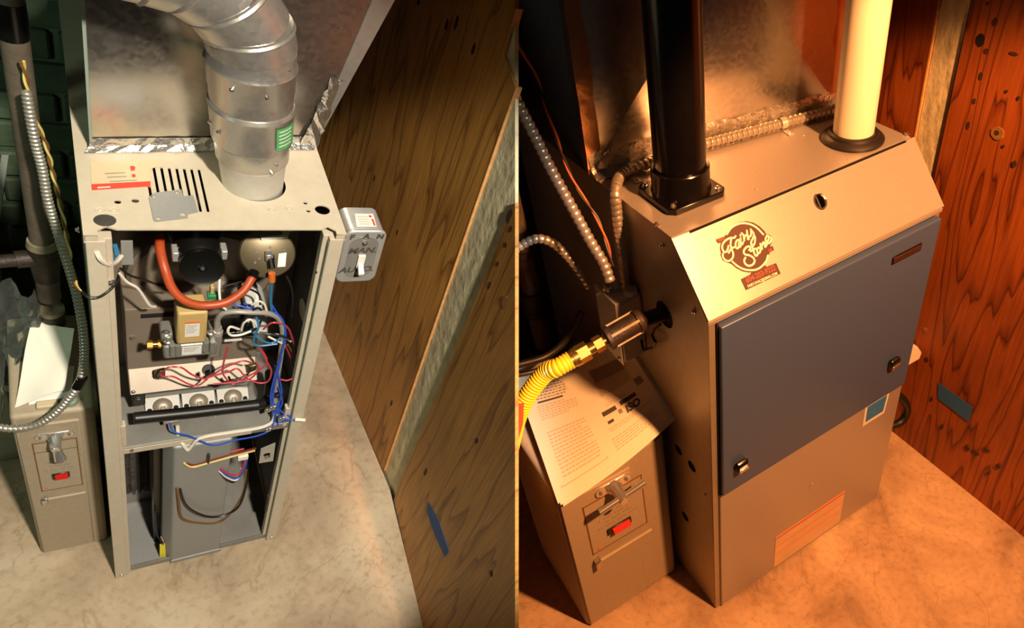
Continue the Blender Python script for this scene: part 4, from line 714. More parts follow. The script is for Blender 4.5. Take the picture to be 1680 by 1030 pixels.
o = b.build('plastic_film', 'plastic_film', room='L', base=A, smooth=25); tag(o, 'crumpled clear plastic film hanging left of the papers', 'plastic sheet')
# iron gas pipe with tee and drip leg
gp = thing('gas_pipe', 'dark iron gas pipe with tee standing behind the cabinet', 'pipe', 'L', (-0.0527,0.2600,0.5652))
g0, g1, g2 = Vector((-0.0470,0.2600,1.2001)), Vector((-0.0488,0.2600,0.7530)), Vector((-0.0501,0.2600,0.5781)); gd = (g2-g0).normalized()
MB().tube([g0, g0.lerp(g1, .5), g1+gd*.02], .0150, 20).build('pipe', 'iron_pipe', gp)
w0 = Vector((-0.0479,0.2600,1.1683)); w1 = Vector((-0.0482,0.2600,1.1178)); MB().lathe(w0, gd, [(0, .0160), ((w1-w0).length*.5, .0168), ((w1-w0).length, .0160)], 18).build('tape_wrap', 'plastic_black', gp)
MB().lathe(g1-gd*.002, gd, [(0, .0185), (.012, .0205), (.014, .0190)], 20).build('tee_rim', 'iron_rim', gp)
MB().lathe(g1+gd*.012, gd, [(0, .0195), (.045, .0195), (.048, .0185), (.075, .0165)], 20).build('tee', 'iron', gp)
tb = g1+gd*.036; MB().tube([tb, tb+Vector((-.034, -.006, 0))], .0140, 16).tube([tb+Vector((-.03, -.006, 0)), tb+Vector((-.16, -.01, -.012))], .0105, 16).build('branch', 'iron', gp)
MB().lathe(g1+gd*.082, gd, [(-.012, .0155), (.055, .0155)], 18).build('drip_leg', 'iron_pipe', gp)
MB().lathe(g2-gd*.004, gd, [(-.008, .0185), (0, .0190), (.004, .0175)], 20).build('cap_rim', 'iron_rim', gp)
MB().lathe(g2, gd, [(0, .0185), (.028, .0185), (.032, .012)], 20).build('pipe_cap', 'iron', gp)
# armoured cable and thermostat wire
cd = thing('armored_cable', 'silver armored cable hanging beside iron pipe and looping over cabinet', 'cable', 'L', (-0.0800,0.0800,0.5157))
path = spl([(-0.0416,0.2150,1.0689), (-0.0408,0.2100,1.0384), (-0.0391,0.2050,0.9955), (-0.0353,0.2000,0.9500), (-0.0337,0.1900,0.9071), (-0.0281,0.1800,0.8604), (-0.0241,0.1650,0.8389), (-0.0146,0.1400,0.7747), (-0.0108,0.1200,0.7331), (-0.0098,0.1050,0.6988), (-0.0121,0.0900,0.6555), (-0.0210,0.0750,0.6151), (-0.0368,0.0680,0.5828), (-0.0569,0.0620,0.5534), (-0.0807,0.0580,0.5346), (-0.1082,0.0580,0.5347), (-0.1346,0.0600,0.5491)], 14)
MB().corr(path, .0062, .0062, 10, .2).build('armor', 'conduit_steel', cd)
MB().tube([(-0.0157,0.0780,0.6265), (-0.0247,0.0730,0.6052)], .0070, 10).build('anti_short_sleeve', 'plastic_black', cd)
tw = thing('thermostat_wire', 'thin twisted tan and brown wire beside left iron pipe', 'wire', 'L', (-0.0272,0.2400,0.8567))
cen = resample(spl([(-0.0423,0.2320,1.1024), (-0.0412,0.2320,1.0882), (-0.0404,0.2320,1.0567), (-0.0382,0.2320,1.0259), (-0.0342,0.2320,0.9981), (-0.0293,0.2320,0.9724), (-0.0257,0.2320,0.9231), (-0.0219,0.2300,0.8709), (-0.0196,0.2200,0.8381), (-0.0176,0.2100,0.8092), (-0.0163,0.1900,0.7760)], 12), .003)
for k, mt in enumerate(('wire_yellow', 'wire_brown')):
    MB().tube([p+Vector((math.cos(i*.35+k*math.pi), math.sin(i*.35+k*math.pi), 0))*.0017 for i, p in enumerate(cen)], .0017, 6).build('strand', mt, tw)
lw = thing('loose_wire', 'short black wire with bare copper end on left furnace post', 'wire', 'L', (-0.0031,-0.0020,0.9190))
MB().tube(spl([(-0.0066,0.0100,0.9083), (-0.0004,-0.0030,0.9114), (0.0089,-0.0040,0.9105), (0.0187,-0.0030,0.9183), (0.0294,0.0100,0.9213), (0.0333,0.0300,0.9115)], 6), .0018, 6).build('insulation', 'wire_black', lw)
for k in range(3): MB().tube(spl([(-0.0066,0.0100,0.9083), Vector((-0.0105,0.0100,0.9158))+Vector((0, 0, .002*k)), Vector((-0.0149,0.0120,0.9235))+Vector((.002*k, 0, .003*k-.002))], 4), .0011, 5).build('copper_strand', ('brass', 'wire_orange', 'wire_yellow')[k], lw)
# ================================================================ RIGHT ROOM: the new furnace
HS = 1.0165; HT = 1.1320; SL = 0.1025; ZD = 0.4982; WR = .61
TS = Vector((0, SL, HT-HS)).normalized(); NS = Vector((0, -(HT-HS), SL)).normalized()
def fs_(u, v, off=0.): return Vector((u, 0, HS))+TS*v+NS*off
fl = MB().prism([(-0.7309,0.0790,-0.0300), (.66, -.85, -.03), (.842, -.85, -.03), (.842, 1.1, -.03), (.05, 1.1, -.03), (-0.3146,1.4543,-0.0300)], (0, 0, .03)).build('floor', 'concrete_after', room='R', smooth=0)
tag(fl, 'warm lit blotchy concrete floor under the new furnace', 'floor', kind='structure')
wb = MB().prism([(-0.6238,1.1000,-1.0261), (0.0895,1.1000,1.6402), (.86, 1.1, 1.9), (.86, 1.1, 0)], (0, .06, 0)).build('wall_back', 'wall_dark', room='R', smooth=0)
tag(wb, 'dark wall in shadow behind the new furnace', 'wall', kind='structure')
wr = MB().box((.866, -.2, 0), (.89, .6, .05)).build('wall_right', 'stud', room='R', smooth=0)
tag(wr, 'reddish lit plywood wall with foam-filled gap right of the new furnace', 'wall', kind='structure')
MB().box((.841, .272, 0), (.855, 1.1, 1.62)).build('plywood_panel', 'plywood_warm_tint', wr, smooth=0, label='narrow rear plywood sheet')
MB().prism([(.8388, .192, 0), (.8388, .186, 1.62), (.8388, -.9, 1.62), (.8388, -.9, 0)], (.014, 0, 0)).build('plywood_panel', 'plywood_warm_tint', wr, smooth=0, label='wide front plywood sheet with knots')
MB().box((.846, .195, 0), (.866, .266, 1.62)).build('foam_strip', 'foam', wr, smooth=0, label='golden lumpy foam in the gap')
MB().box((.8402, .268, .0), (.854, .272, 1.62)).build('panel_edge', 'plywood_edge', wr, smooth=0)
for p, rr, hh, mt in (((0.8380,0.1463,1.2703), .011, .014, 'hole_black'), ((0.8377,0.1218,1.3138), .006, .009, 'knot'), ((0.8377,0.1259,1.2522), .006, .006, 'knot'), ((0.8377,0.1252,1.1980), .005, .009, 'knot'), ((0.8378,0.1275,1.1403), .004, .007, 'knot'), ((0.8378,0.1287,1.0816), .004, .010, 'knot'), ((0.8368,0.0524,1.0898), .016, .015, 'knot_pale'), ((0.8364,0.0539,1.0908), .006, .006, 'knot'), ((0.8369,0.0619,1.2638), .010, .003, 'knot'), ((0.8369,0.0565,1.1848), .003, .004, 'knot'), ((0.8365,0.0252,1.1799), .003, .005, 'knot'), ((0.8365,0.0302,1.0674), .003, .004, 'knot'), ((0.8361,-0.0062,1.0388), .005, .008, 'knot'), ((0.8372,0.1166,0.4673), .006, .008, 'knot_pale'), ((0.8373,0.0887,0.3714), .006, .010, 'knot'), ((0.8349,-0.1061,0.1658), .008, .010, 'knot'), ((0.8345,-0.1337,0.1739), .012, .004, 'knot'), ((0.8342,-0.1607,0.2115), .010, .004, 'knot'), ((0.8336,-0.2062,0.1851), .006, .009, 'knot'), ((0.8338,-0.1877,0.1356), .004, .005, 'knot'), ((0.8360,-0.0138,0.1736), .004, .012, 'knot'), ((0.8367,0.0417,0.2449), .004, .010, 'knot'), ((0.8380,0.1483,1.3447), .003, .004, 'knot')):
    p = Vector(p); n = 18
    MB().prism([p+Vector((0, rr*math.cos(6.283*i/n)*(1+.08*math.sin(2*i)), hh*math.sin(6.283*i/n))) for i in range(n)], (.004, 0, 0)).build('knot', mt, wr, smooth=0)
t = MB().prism([(0.8363,0.0348,0.3225), (0.8348,-0.0862,0.3223), (0.8348,-0.0874,0.2627), (0.8361,0.0212,0.2651)], (.0006, 0, 0)).build('painters_tape', 'tape_blue', room='R', base=(0.8355,-0.0290,0.2928), smooth=0)
tag(t, 'broad piece of blue painter\'s tape on plywood right of the new furnace', 'tape')
# ---- the new furnace
nf_ = thing('gas_furnace', 'new silver gas furnace with blue front door and sloped top', 'furnace', 'R', (.305, .4, 0))
D = .78
def hole(c, r): return [(c[1]+r*math.cos(6.2832*i/20), c[2]+r*math.sin(6.2832*i/20)) for i in range(20)]
sidep = [(.002, .004), (.002, HS-.012), (SL+.002, HT-.002), (D, HT-.002), (D, .004)]
hl = [hole((0, .150, .928), .030), hole((0.0000,0.0800,0.5230), .0155), hole((0.0000,0.1336,0.5286), .014), hole((0.0000,0.1241,0.2756), .015)]
sp = MB().plate(sidep, hl, lambda u, v: (.0, u, v), (.0016, 0, 0)).build('side_panel', 'cabinet_side', nf_, smooth=0)
MB().plate(sidep, [], lambda u, v: (WR-.0016, u, v), (.0016, 0, 0)).build('side_panel', 'cabinet_side', nf_, smooth=0)
MB().box((.002, D-.002, .004), (WR-.002, D, HT-.003)).build('back_panel', 'cabinet_side', nf_, smooth=0)
MB().box((.004, .03, .006), (.006, .6, .9985)).build('hole_shade_sheet', 'hole_black', nf_, smooth=0)  # black sheet behind the side holes, standing in for the shade inside
screw(sp, (0.0000,0.0300,0.4729), (-1, 0, 0), .004); screw(sp, (0.0000,0.1376,1.0998), (-1, 0, 0), .006); screw(sp, (0.0000,0.0437,1.0063), (-1, 0, 0), .006)
tp = MB().box((0, SL+.004, HT-.003), (WR, D, HT)).build('top_panel', 'cabinet_silver', nf_, smooth=0, bevel=.001)
MB().box((.03, SL+.001, HT-.004), (WR-.02, SL+.004, HT-.0015)).build('seam_gap', 'hole_black', nf_, smooth=0)
screw(tp, (0.0011,0.1557,1.1320), (0, 0, 1), .006); screw(tp, (0.6093,0.1181,1.1320), (0, 0, 1), .007)
for p in ((0.4405,0.1165,1.1320), (0.4460,0.2575,1.1320), (0.2226,0.1435,1.1320)): MB().lathe(p, (0, 0, 1), [(0, .003), (.0016, .0022)], 10).build('dimple', 'cabinet_silver', tp)
# sloped panel with sight hole
c0 = [(0.3222,0.1101)][0]; LS = math.hypot(SL, HT-HS)
so = [(-.003, -.004), (WR+.003, -.004), (WR+.003, LS), (WR-.022, LS), (WR-.022, LS-.004), (.034, LS-.004), (.034, LS), (-.003, LS)]
slp = MB().plate(so, [circ(c0, .013, 24, .0150)], lambda u, v: fs_(u, v, .003), -NS*.003).build('sloped_panel', 'cabinet_silver', nf_, smooth=0)
MB().prism([(-.003, -.0035, HS-.006), (WR+.003, -.0035, HS-.006), (WR+.003, -.0035, HS-.016), (-.003, -.0035, HS-.016)], (0, .005, 0)).build('lower_fold', 'cabinet_silver', slp, smooth=0, bevel=.0015)
b = MB(); cc = fs_(c0[0], c0[1], .003)
b.tube([cc+Vector((1, 0, 0))*.0135*math.cos(a)+TS*.0155*math.sin(a) for a in [6.2832*i/28 for i in range(29)]], .0022, 8); b.build('sight_ring', 'bright_steel', slp)
MB().lathe(cc-NS*.030, NS, [(0, .002), (0, .0125), (.026, .0135)], 20, caps=False).build('sight_well', 'rubber', slp)
MB().obox(cc-NS*.012+Vector((.004, 0, 0)), (.003, .003, .024), (1, 0, 0), NS, TS).build('sight_glass_rim', 'bright_steel', slp)
# front flanges, blue door, lower panel
MB().box((.0, 0, .004), (.018, .004, HS-.012)).build('front_flange', 'cabinet_side', nf_, smooth=0)
MB().box((WR-.014, 0, .004), (WR, .004, HS-.012)).build('front_flange', 'cabinet_side', nf_, smooth=0)
dr = MB().box((.018, -.014, ZD), (WR-.008, .004, HS-.022)).build('door', 'door_blue', nf_, bevel=.003, seg=3, label='blue upper door')
MB().box((.015, -.004, ZD-.004), (.0185, .003, HS-.018)).build('door_gasket', 'hole_black', nf_, smooth=0)
for p in ((0.0646,-0.0160,0.5789), (0.5309,-0.0160,0.6177)):
    p = Vector(p); p.z = max(p.z, ZD+.03)
    k = MB().obox(p+Vector((0, -.004, 0)), (.034, .014, .030)).build('door_latch', 'plastic_black', dr, bevel=.007, seg=3)
    MB().obox(p+Vector((.0, -.0125, -.005)), (.026, .003, .010), (1, 0, .12), (0, 1, 0), (-.12, 0, 1)).build('latch_face', 'bright_steel', dr, bevel=.001)
bp_ = Vector((0.5037,-0.0155,0.9467)); MB().obox(bp_, (.088, .003, .020)).build('name_plate', 'plastic_black', dr, bevel=.002)
MB().obox(bp_+Vector((0, -.0012, 0)), (.082, .002, .014)).build('name_plate_face', 'logo_brown', dr, bevel=.001)
b = MB()
for i in range(9): b.obox(bp_+Vector((-.034+.0085*i, -.0024, 0)), (.0055, .0006, .006+(i % 3)*.001))
b.build('name_plate_relief', 'iron', dr, smooth=0)
lp = MB().box((.016, -.006, .008), (WR-.006, .004, ZD-.003)).build('lower_panel', 'cabinet_silver', nf_, bevel=.002, label='silver lower front panel')
MB().lathe((0.3122,-0.0062,0.2974), (0, -1, 0), [(0, .012), (.0012, .011), (.0004, .006), (.002, .003)], 18).build('panel_dimple', 'cabinet_silver', lp)
MB().prism([(.470, -.0068, ZD-.006), (.556, -.0068, ZD-.006), (.551, -.0068, ZD-.082), (.472, -.0068, ZD-.082)], (0, .0006, 0)).build('energy_label', 'paper_white', lp, smooth=0, label='white-bordered blue label')
MB().prism([(.478, -.0074, ZD-.012), (.548, -.0074, ZD-.012), (.544, -.0074, ZD-.070), (.480, -.0074, ZD-.070)], (0, .0005, 0)).build('label_field', 'label_blue', lp, smooth=0)
lb = MB().box((.196, -.0068, .020), (.446, -.0062, .165)).build('rating_label', 'label_cream', lp, smooth=0, label='cream label with red stripes')
MB().box((.198, -.0072, .155), (.444, -.0068, .164)).box((.20, -.0072, .118), (.442, -.0068, .121)).box((.20, -.0072, .082), (.442, -.0068, .0845)).build('label_stripe', 'print_orange', lp, smooth=0)
# the round sticker on the sloped panel
sk = .0038
def poly2(pts, off, mat, name): return MB().prism([fs_(u, v, off) for u, v in pts], NS*.0003).build(name, mat, slp, smooth=0)
circ_pts = [(0.1515,0.1308),(0.1634,0.1237),(0.1725,0.1128),(0.1779,0.1009),(0.1795,0.0877),(0.1781,0.0747),(0.1714,0.0629),(0.1615,0.0533),(0.1511,0.0457),(0.1369,0.0406),(0.1242,0.0404),(0.1116,0.0440),(0.1007,0.0507),(0.0915,0.0606),(0.0852,0.0719),(0.0779,0.0773),(0.0723,0.0839),(0.0725,0.0934),(0.0753,0.0976),(0.0769,0.1048),(0.0819,0.1125),(0.0886,0.1178),(0.0973,0.1224),(0.1091,0.1303),(0.1235,0.1346),(0.1379,0.1346)]
poly2(circ_pts, sk, 'logo_brown', 'sticker')
poly2([(0.0764,0.1228),(0.0981,0.1216),(0.0996,0.1119),(0.0771,0.1149)], sk-.0001, 'logo_brown', 'sticker')
poly2([(0.1739,0.0952),(0.1825,0.0933),(0.1884,0.0861),(0.1833,0.0773),(0.1748,0.0706),(0.1810,0.0700),(0.1802,0.0616),(0.1645,0.0611),(0.1577,0.0682)], sk-.0001, 'logo_brown', 'sticker')
poly2([(0.0902,0.0391),(0.1125,0.0398),(0.1174,0.0431),(0.1500,0.0435),(0.1502,0.0398),(0.1729,0.0385),(0.1727,0.0169),(0.0905,0.0173)], sk-.0002, 'logo_brown', 'sticker')
def pen(lists, w, mat, name, off=sk+.0005):
    b = MB()
    for l in lists:
        p = [q.to_2d() for q in spl([(x, y, 0) for x, y in l], 6)]
        ribbon(p, w, lambda u, v: fs_(u, v, off), b)
        for e in (p[0], p[-1]): b.add([fs_(e[0]+w/2*math.cos(6.283*i/10), e[1]+w/2*math.sin(6.283*i/10), off) for i in range(10)], [tuple(range(10))])
    return b.build(name, mat, slp, smooth=0)
pen([[(0.1012,0.1236),(0.1155,0.1310),(0.1306,0.1325),(0.1437,0.1298),(0.1565,0.1224),(0.1656,0.1118),(0.1724,0.0963)], [(0.0889,0.0744),(0.0949,0.0632),(0.1041,0.0534),(0.1152,0.0470),(0.1278,0.0432),(0.1408,0.0441),(0.1542,0.0495),(0.1631,0.0575)]], .0034, 'logo_cream', 'sticker_ring')
pen([[(0.1167,0.1142),(0.1124,0.1123),(0.1061,0.1147),(0.0960,0.1146),(0.0862,0.1108),(0.0811,0.1041),(0.0813,0.0965),(0.0868,0.0954),(0.0917,0.0995),(0.0948,0.1032)], [(0.1068,0.1140),(0.1003,0.1046),(0.0980,0.0949),(0.0970,0.0862),(0.0912,0.0796),(0.0820,0.0782),(0.0764,0.0830),(0.0751,0.0898),(0.0778,0.0943)], [(0.0893,0.0916),(0.0979,0.0967),(0.1064,0.0966)],
     [(0.1200,0.1055),(0.1153,0.1059),(0.1097,0.1010),(0.1078,0.0943),(0.1110,0.0925),(0.1154,0.0970),(0.1196,0.1039),(0.1146,0.0959),(0.1159,0.0929),(0.1200,0.0961)], [(0.1246,0.1073),(0.1213,0.1001),(0.1218,0.0956),(0.1262,0.0985)], [(0.1265,0.1126),(0.1266,0.1111)], [(0.1305,0.1146),(0.1326,0.1099),(0.1287,0.0993),(0.1331,0.1062),(0.1383,0.1082),(0.1396,0.1052),(0.1378,0.1000),(0.1401,0.0996)],
     [(0.1433,0.1151),(0.1407,0.1072),(0.1426,0.1029),(0.1481,0.1055),(0.1521,0.1147)], [(0.1518,0.1141),(0.1539,0.1046),(0.1483,0.0978),(0.1413,0.0924),(0.1396,0.0859),(0.1460,0.0870),(0.1530,0.0965),(0.1530,0.1037)]], .0034, 'logo_cream', 'script_lettering')
pen([[(0.1307,0.0808),(0.1352,0.0834),(0.1336,0.0872),(0.1267,0.0874),(0.1195,0.0831),(0.1189,0.0771),(0.1263,0.0723),(0.1320,0.0654),(0.1319,0.0583),(0.1252,0.0542),(0.1164,0.0552),(0.1115,0.0614),(0.1126,0.0677),(0.1171,0.0712)], [(0.1413,0.0892),(0.1391,0.0790),(0.1380,0.0687),(0.1407,0.0659),(0.1459,0.0692)], [(0.1329,0.0778),(0.1449,0.0785)],
     [(0.1527,0.0782),(0.1470,0.0760),(0.1451,0.0692),(0.1502,0.0693),(0.1536,0.0743),(0.1527,0.0782)], [(0.1579,0.0828),(0.1566,0.0719),(0.1592,0.0784),(0.1655,0.0832),(0.1665,0.0795),(0.1649,0.0740),(0.1702,0.0768)], [(0.1701,0.0814),(0.1774,0.0831),(0.1812,0.0889),(0.1782,0.0913),(0.1721,0.0860),(0.1718,0.0790),(0.1776,0.0778),(0.1838,0.0816),(0.1850,0.0862)]], .0036, 'logo_cream', 'script_lettering')
def slp_text(s, size, z0, z1, mat, bold, squeeze=1.):
    a, b_ = z0, z1; m_ = ((a[0]+b_[0])/2, (a[1]+b_[1])/2); d = Vector((b_[0]-a[0], b_[1]-a[1])).normalized()
    u = Vector((1, 0, 0))*d.x+TS*d.y; v = TS*d.x-Vector((1, 0, 0))*d.y
    o = lettering(s, size, fs_(m_[0], m_[1], sk+.0006), u, v, mat, slp, 'sticker_text', squeeze=squeeze, bold=bold); return o
q = [(0.0933,0.0325),(0.1721,0.0316),(0.0923,0.0218),(0.1704,0.0204),(0.0774,0.1194),(0.0966,0.1186),(0.1656,0.0651),(0.1791,0.0644)]
slp_text('604-203-9222', .0135, q[0], q[1], 'logo_orange', .00012, .90); slp_text('FAIRY.HVAC@GMAIL.COM', .0072, q[2], q[3], 'logo_cream', .0001, .80)
slp_text('HEAT', .0078, q[4], q[5], 'logo_orange', .0001, .8); slp_text('AIR', .0068, q[6], q[7], 'logo_orange', .0001, .8)
# ---- duct behind the new furnace
du = thing('plenum_duct', 'warm lit sheet metal plenum with foil-taped seams behind black pipe', 'duct', 'R', (.3, .55, HT))
bl, br_ = Vector((0.0015,0.4050,1.1293)), Vector((0.6015,0.3136,1.1297)); up = Vector((0, 0, .62)); ap = bl.lerp(br_, .5)+up*.62
dn = Vector((br_.y-bl.y, -(br_.x-bl.x), 0)).normalized(); ap += dn*.028
bl.z = br_.z = HT+.0006; bkv = -dn*.36
MB().add([bl, br_, br_+up, bl+up, ap, bl+bkv, br_+bkv, br_+up+bkv, bl+up+bkv], [(0, 1, 4), (1, 2, 4), (2, 3, 4), (3, 0, 4), (1, 6, 7, 2), (5, 0, 3, 8), (6, 5, 8, 7), (3, 2, 7, 8), (0, 5, 6, 1)]).build('duct_body', 'galv', du, smooth=0)
b = MB(); vs = []; fs = []; n = 34
for i in range(n+1):
    t_ = i/n; P0 = bl.lerp(br_, t_); j = lambda k=.0022: Vector((random.uniform(-k, k), random.uniform(-k, k), random.uniform(0, k)))
    vs += [P0+dn*.040+Vector((0, 0, .0008))+j(.001), P0+dn*.006+Vector((0, 0, .006))+j(), P0+dn*.003+Vector((0, 0, .045))+j(.0008)]
    if i: fs += [(3*i-3, 3*i-2, 3*i+1, 3*i), (3*i-2, 3*i-1, 3*i+2, 3*i+1)]
b.add(vs, fs).build('foil_tape', 'foil', du, smooth=0)
for base, sd in ((bl, 1), (br_, -1)):
    b = MB(); vs = []; fs = []; e = (br_-bl).normalized()*sd
    for i in range(17):
        z_ = Vector((0, 0, .62*i/16)); j = lambda k=.0012: Vector((random.uniform(-k, k), random.uniform(-k, k), 0))
        vs += [base+z_-dn*.03-e*.003+j(), base+z_-e*.003+dn*.003+j(), base+z_+e*.036+dn*.0025+j(.0004)]
        if i: fs += [(3*i-3, 3*i-2, 3*i+1, 3*i), (3*i-2, 3*i-1, 3*i+2, 3*i+1)]
    b.add(vs, fs).build('foil_tape', 'foil_copper', du, smooth=0)
# ---- black intake pipe and white exhaust pipe
fx0, fx1, fy0, fy1 = .036, .167, .159, .285; pcx, pcy = (fx0+fx1)/2, (fy0+fy1)/2
bp = thing('intake_pipe', 'glossy black plastic pipe on square screwed flange atop new furnace', 'pipe', 'R', (pcx, pcy, HT))
fg = MB().prism([(fx0+.012, fy0, HT), (fx1-.012, fy0, HT), (fx1, fy0+.012, HT), (fx1, fy1-.012, HT), (fx1-.012, fy1, HT), (fx0+.012, fy1, HT), (fx0, fy1-.012, HT), (fx0, fy0+.012, HT)], (0, 0, .013)).build('flange', 'abs_black', bp, bevel=.002)
for x, y in ((fx0+.014, fy0+.014), (fx1-.014, fy0+.014), (fx0+.014, fy1-.014), (fx1-.014, fy1-.014)): screw(fg, (x, y, HT+.013), (0, 0, 1), .0065)
MB().lathe((pcx, pcy, HT+.013), (0, 0, 1), [(0, .0585), (.006, .057), (.008, .056), (.046, .056), (.048, .0545), (.047, .050)], 48).build('socket', 'abs_black', bp)
MB().lathe((pcx, pcy, HT+.012), (0, 0, 1), [(0, .0495), (.75, .0495)], 48).build('pipe', 'abs_black', bp)
wp = thing('exhaust_pipe', 'cream white plastic pipe through black rubber collar atop new furnace', 'pipe', 'R', (.512, .178, HT))
MB().lathe((.512, .178, HT+.0005), (0, 0, 1), [(0, .0425), (.75, .0425)], 48).build('pipe', 'pvc_white', wp)
MB().lathe((.512, .178, HT+.0006), (0, 0, 1), [(0, .0655), (.005, .066), (.009, .062), (.013, .054), (.018, .052), (.020, .0475), (.019, .0435)], 48).build('rubber_collar', 'rubber', wp)
# ---- conduits
def conduit(name, label, pts, r, pitch, base, mat='conduit_steel'):
    t = thing(name, label, 'conduit', 'R', base, 'flexible conduits by the new furnace')
    MB().corr(spl(pts, 14), r, pitch, 12, .2).build('armor', mat, t); return t
conduit('flexible_conduit', 'flexible metal conduit slanting from upper left into junction box', [(-0.1129,0.4500,1.3536), (-0.1154,0.4200,1.3145), (-0.1054,0.3900,1.2509), (-0.0971,0.3600,1.1914), (-0.0859,0.3200,1.1263), (-0.0766,0.2800,1.0666), (-0.0691,0.2500,1.0267), (-0.0673,0.2350,0.9902)], .0115, .0130, (-0.0669,0.2360,0.9999))
du_l = lambda f, h: Vector((bl.lerp(br_, f)).xy.to_3d())+dn*.030+Vector((0, 0, HT+h))
cb = conduit('flexible_conduit', 'flexible metal conduit strapped along duct base and bending down side', [(-0.0160,0.2754,0.8465), (-0.0160,0.2699,0.9328), (-0.0180,0.2684,1.0265), (-0.0180,0.2680,1.1113), (-0.0120,0.2735,1.1570), (0.0324,0.3315,1.1480), (0.0707,0.3436,1.1460), (0.1047,0.3421,1.1460), du_l(.30, .014), du_l(.5, .014), du_l(.75, .014), du_l(1.0, .014)], .0115, .0125, (-0.0160,0.2710,1.1360))
for f in (.135, .725):
    c_ = du_l(f, .014) if f > .5 else Vector((0.0656,0.3446,1.1460)); e = (br_-bl).normalized(); s = MB(); pts = [c_+dn*(.0125*math.cos(a))+Vector((0, 0, .0125*math.sin(a))) for a in [math.radians(-40+20*i) for i in range(14)]]
    vs = []; 
    for p in pts: vs += [p-e*.007, p+e*.007]
    s.add(vs, [(2*i, 2*i+1, 2*i+3, 2*i+2) for i in range(len(pts)-1)])
    tb_ = c_+dn*.024+Vector((0, 0, -.0125)); s.obox(tb_, (.014, .026, .0015), e, dn, (0, 0, 1)); st = s.build('strap', 'galv_light', cb, smooth=60)
    screw(cb, tb_+dn*.004, (0, 0, 1), .004)
conduit('flexible_conduit', 'dark flexible conduit arching behind junction box at left', [(-0.2445,0.5400,0.8602), (-0.1975,0.5000,0.9465), (-0.1534,0.4800,0.9784), (-0.1191,0.4600,0.9950), (-0.0943,0.4400,0.9857), (-0.0733,0.4200,0.9525), (-0.0595,0.4000,0.9169), (-0.0486,0.3800,0.8784)], .0105, .0125, (-0.0733,0.4200,0.9525))
# ---- junction box on the furnace side
jb = thing('junction_box', 'grey metal junction box with cable connectors on new furnace side', 'junction box', 'R', (-0.0300,0.3023,0.8004))
f0, f1, f2 = Vector((-0.0620,0.2353,0.9288)), Vector((-0.0620,0.3723,0.8792)), Vector((-0.0620,0.2587,0.7622)); ya, yb = f0.y, f0.y+.085; zt, zb_ = f0.z, f2.z
MB().box((-.060, ya, zb_), (-.001, yb, zt)).build('box_body', 'galv_light', jb, bevel=.005, seg=3)
MB().box((-.064, ya-.002, zb_-.002), (-.060, yb+.002, zt+.002)).build('cover', 'galv_light', jb, bevel=.002)
screw(jb, (-.064, yb-.012, zt-.012), (-1, 0, 0), .005); screw(jb, (-.064, ya+.012, zb_+.012), (-1, 0, 0), .005)
cn = Vector((-0.0677,0.2350,0.9874)); MB().lathe((-.030, ya+.055, zt), (0, 0, 1), [(0, .0165), (.008, .0165), (.009, .015), (.026, .0145)], 18).build('connector', 'galv_light', jb, bevel=.001)
MB().obox((-.050, ya+.045, zt+.012), (.018, .020, .012)).build('clamp', 'bright_steel', jb, bevel=.003); screw(jb, (-.060, ya+.045, zt+.012), (-1, 0, 0), .006)
MB().lathe((-.018, ya+.014, zt), (0, 0, 1), [(0, .015), (.010, .015), (.012, .0135)], 18).build('connector', 'galv_light', jb)
# ---- gas connection
gc = thing('gas_connector', 'yellow corrugated gas line with brass nuts joining black coupling', 'gas line', 'R', (-0.1686,0.1750,0.9069))
n0 = Vector((.02, .150, .928)); n1 = Vector((-0.0449,0.1650,0.9282)); n2 = Vector((-0.1206,0.1720,0.9128)); gd = (n2-n1).normalized()
MB().tube([n0, n1+gd*.01], .0150, 18).build('nipple', 'iron', gc)
L_ = (n2-n1).length
MB().lathe(n1, gd, [(-.006, .0175), (0, .0245), (.010, .0245), (.012, .0215), (L_-.012, .0215), (L_-.010, .0245), (L_, .0245), (L_+.002, .0175)], 24).build('coupling', 'iron', gc)
for a in (0, 1.57, 3.14, 4.71):
    u = gd.orthogonal().normalized(); w = gd.cross(u); MB().obox(n1+gd*L_*.5+(u*math.cos(a)+w*math.sin(a))*.0225, (L_*.8, .005, .004), gd, (u*-math.sin(a)+w*math.cos(a)), (u*math.cos(a)+w*math.sin(a))).build('coupling_rib', 'iron_rim', gc)
MB().lathe(n2, gd, [(0, .0125), (.012, .0125)], 18).lathe(n2+gd*.010, gd, [(0, .0165), (.018, .0165)], 6).lathe(n2+gd*.028, gd, [(0, .0125), (.016, .0125)], 18).build('brass_adapter', 'brass', gc)
MB().lathe(n2+gd*.042, gd, [(0, .0195), (.024, .0195)], 6).lathe(n2+gd*.064, gd, [(0, .0190), (.010, .0190), (.011, .0175), (.020, .0175)], 20).build('brass_nut', 'brass', gc)
s0 = n2+gd*.080
MB().corr(spl([s0, s0+gd*.03, (-0.2474,0.2000,0.8733), (-0.2858,0.2100,0.8332), (-0.3173,0.2150,0.7844), (-0.3457,0.2250,0.7055), (-0.3767,0.2600,0.5706), (-0.4131,0.3200,0.3681)], 16), .0185, .0068, 16, .13).build('yellow_tube', 'csst_yellow', gc)
MB().tube(spl([(-0.3103,0.2050,0.8271), (-0.3223,0.2050,0.7823), (-0.3406,0.2100,0.7352)], 4), .011, 10).build('sleeve', 'hose_orange', gc)
hk = thing('wire_hook', 'bent black wire hook hanging below gas coupling', 'hook', 'R', (-0.0040,0.2155,0.8118))
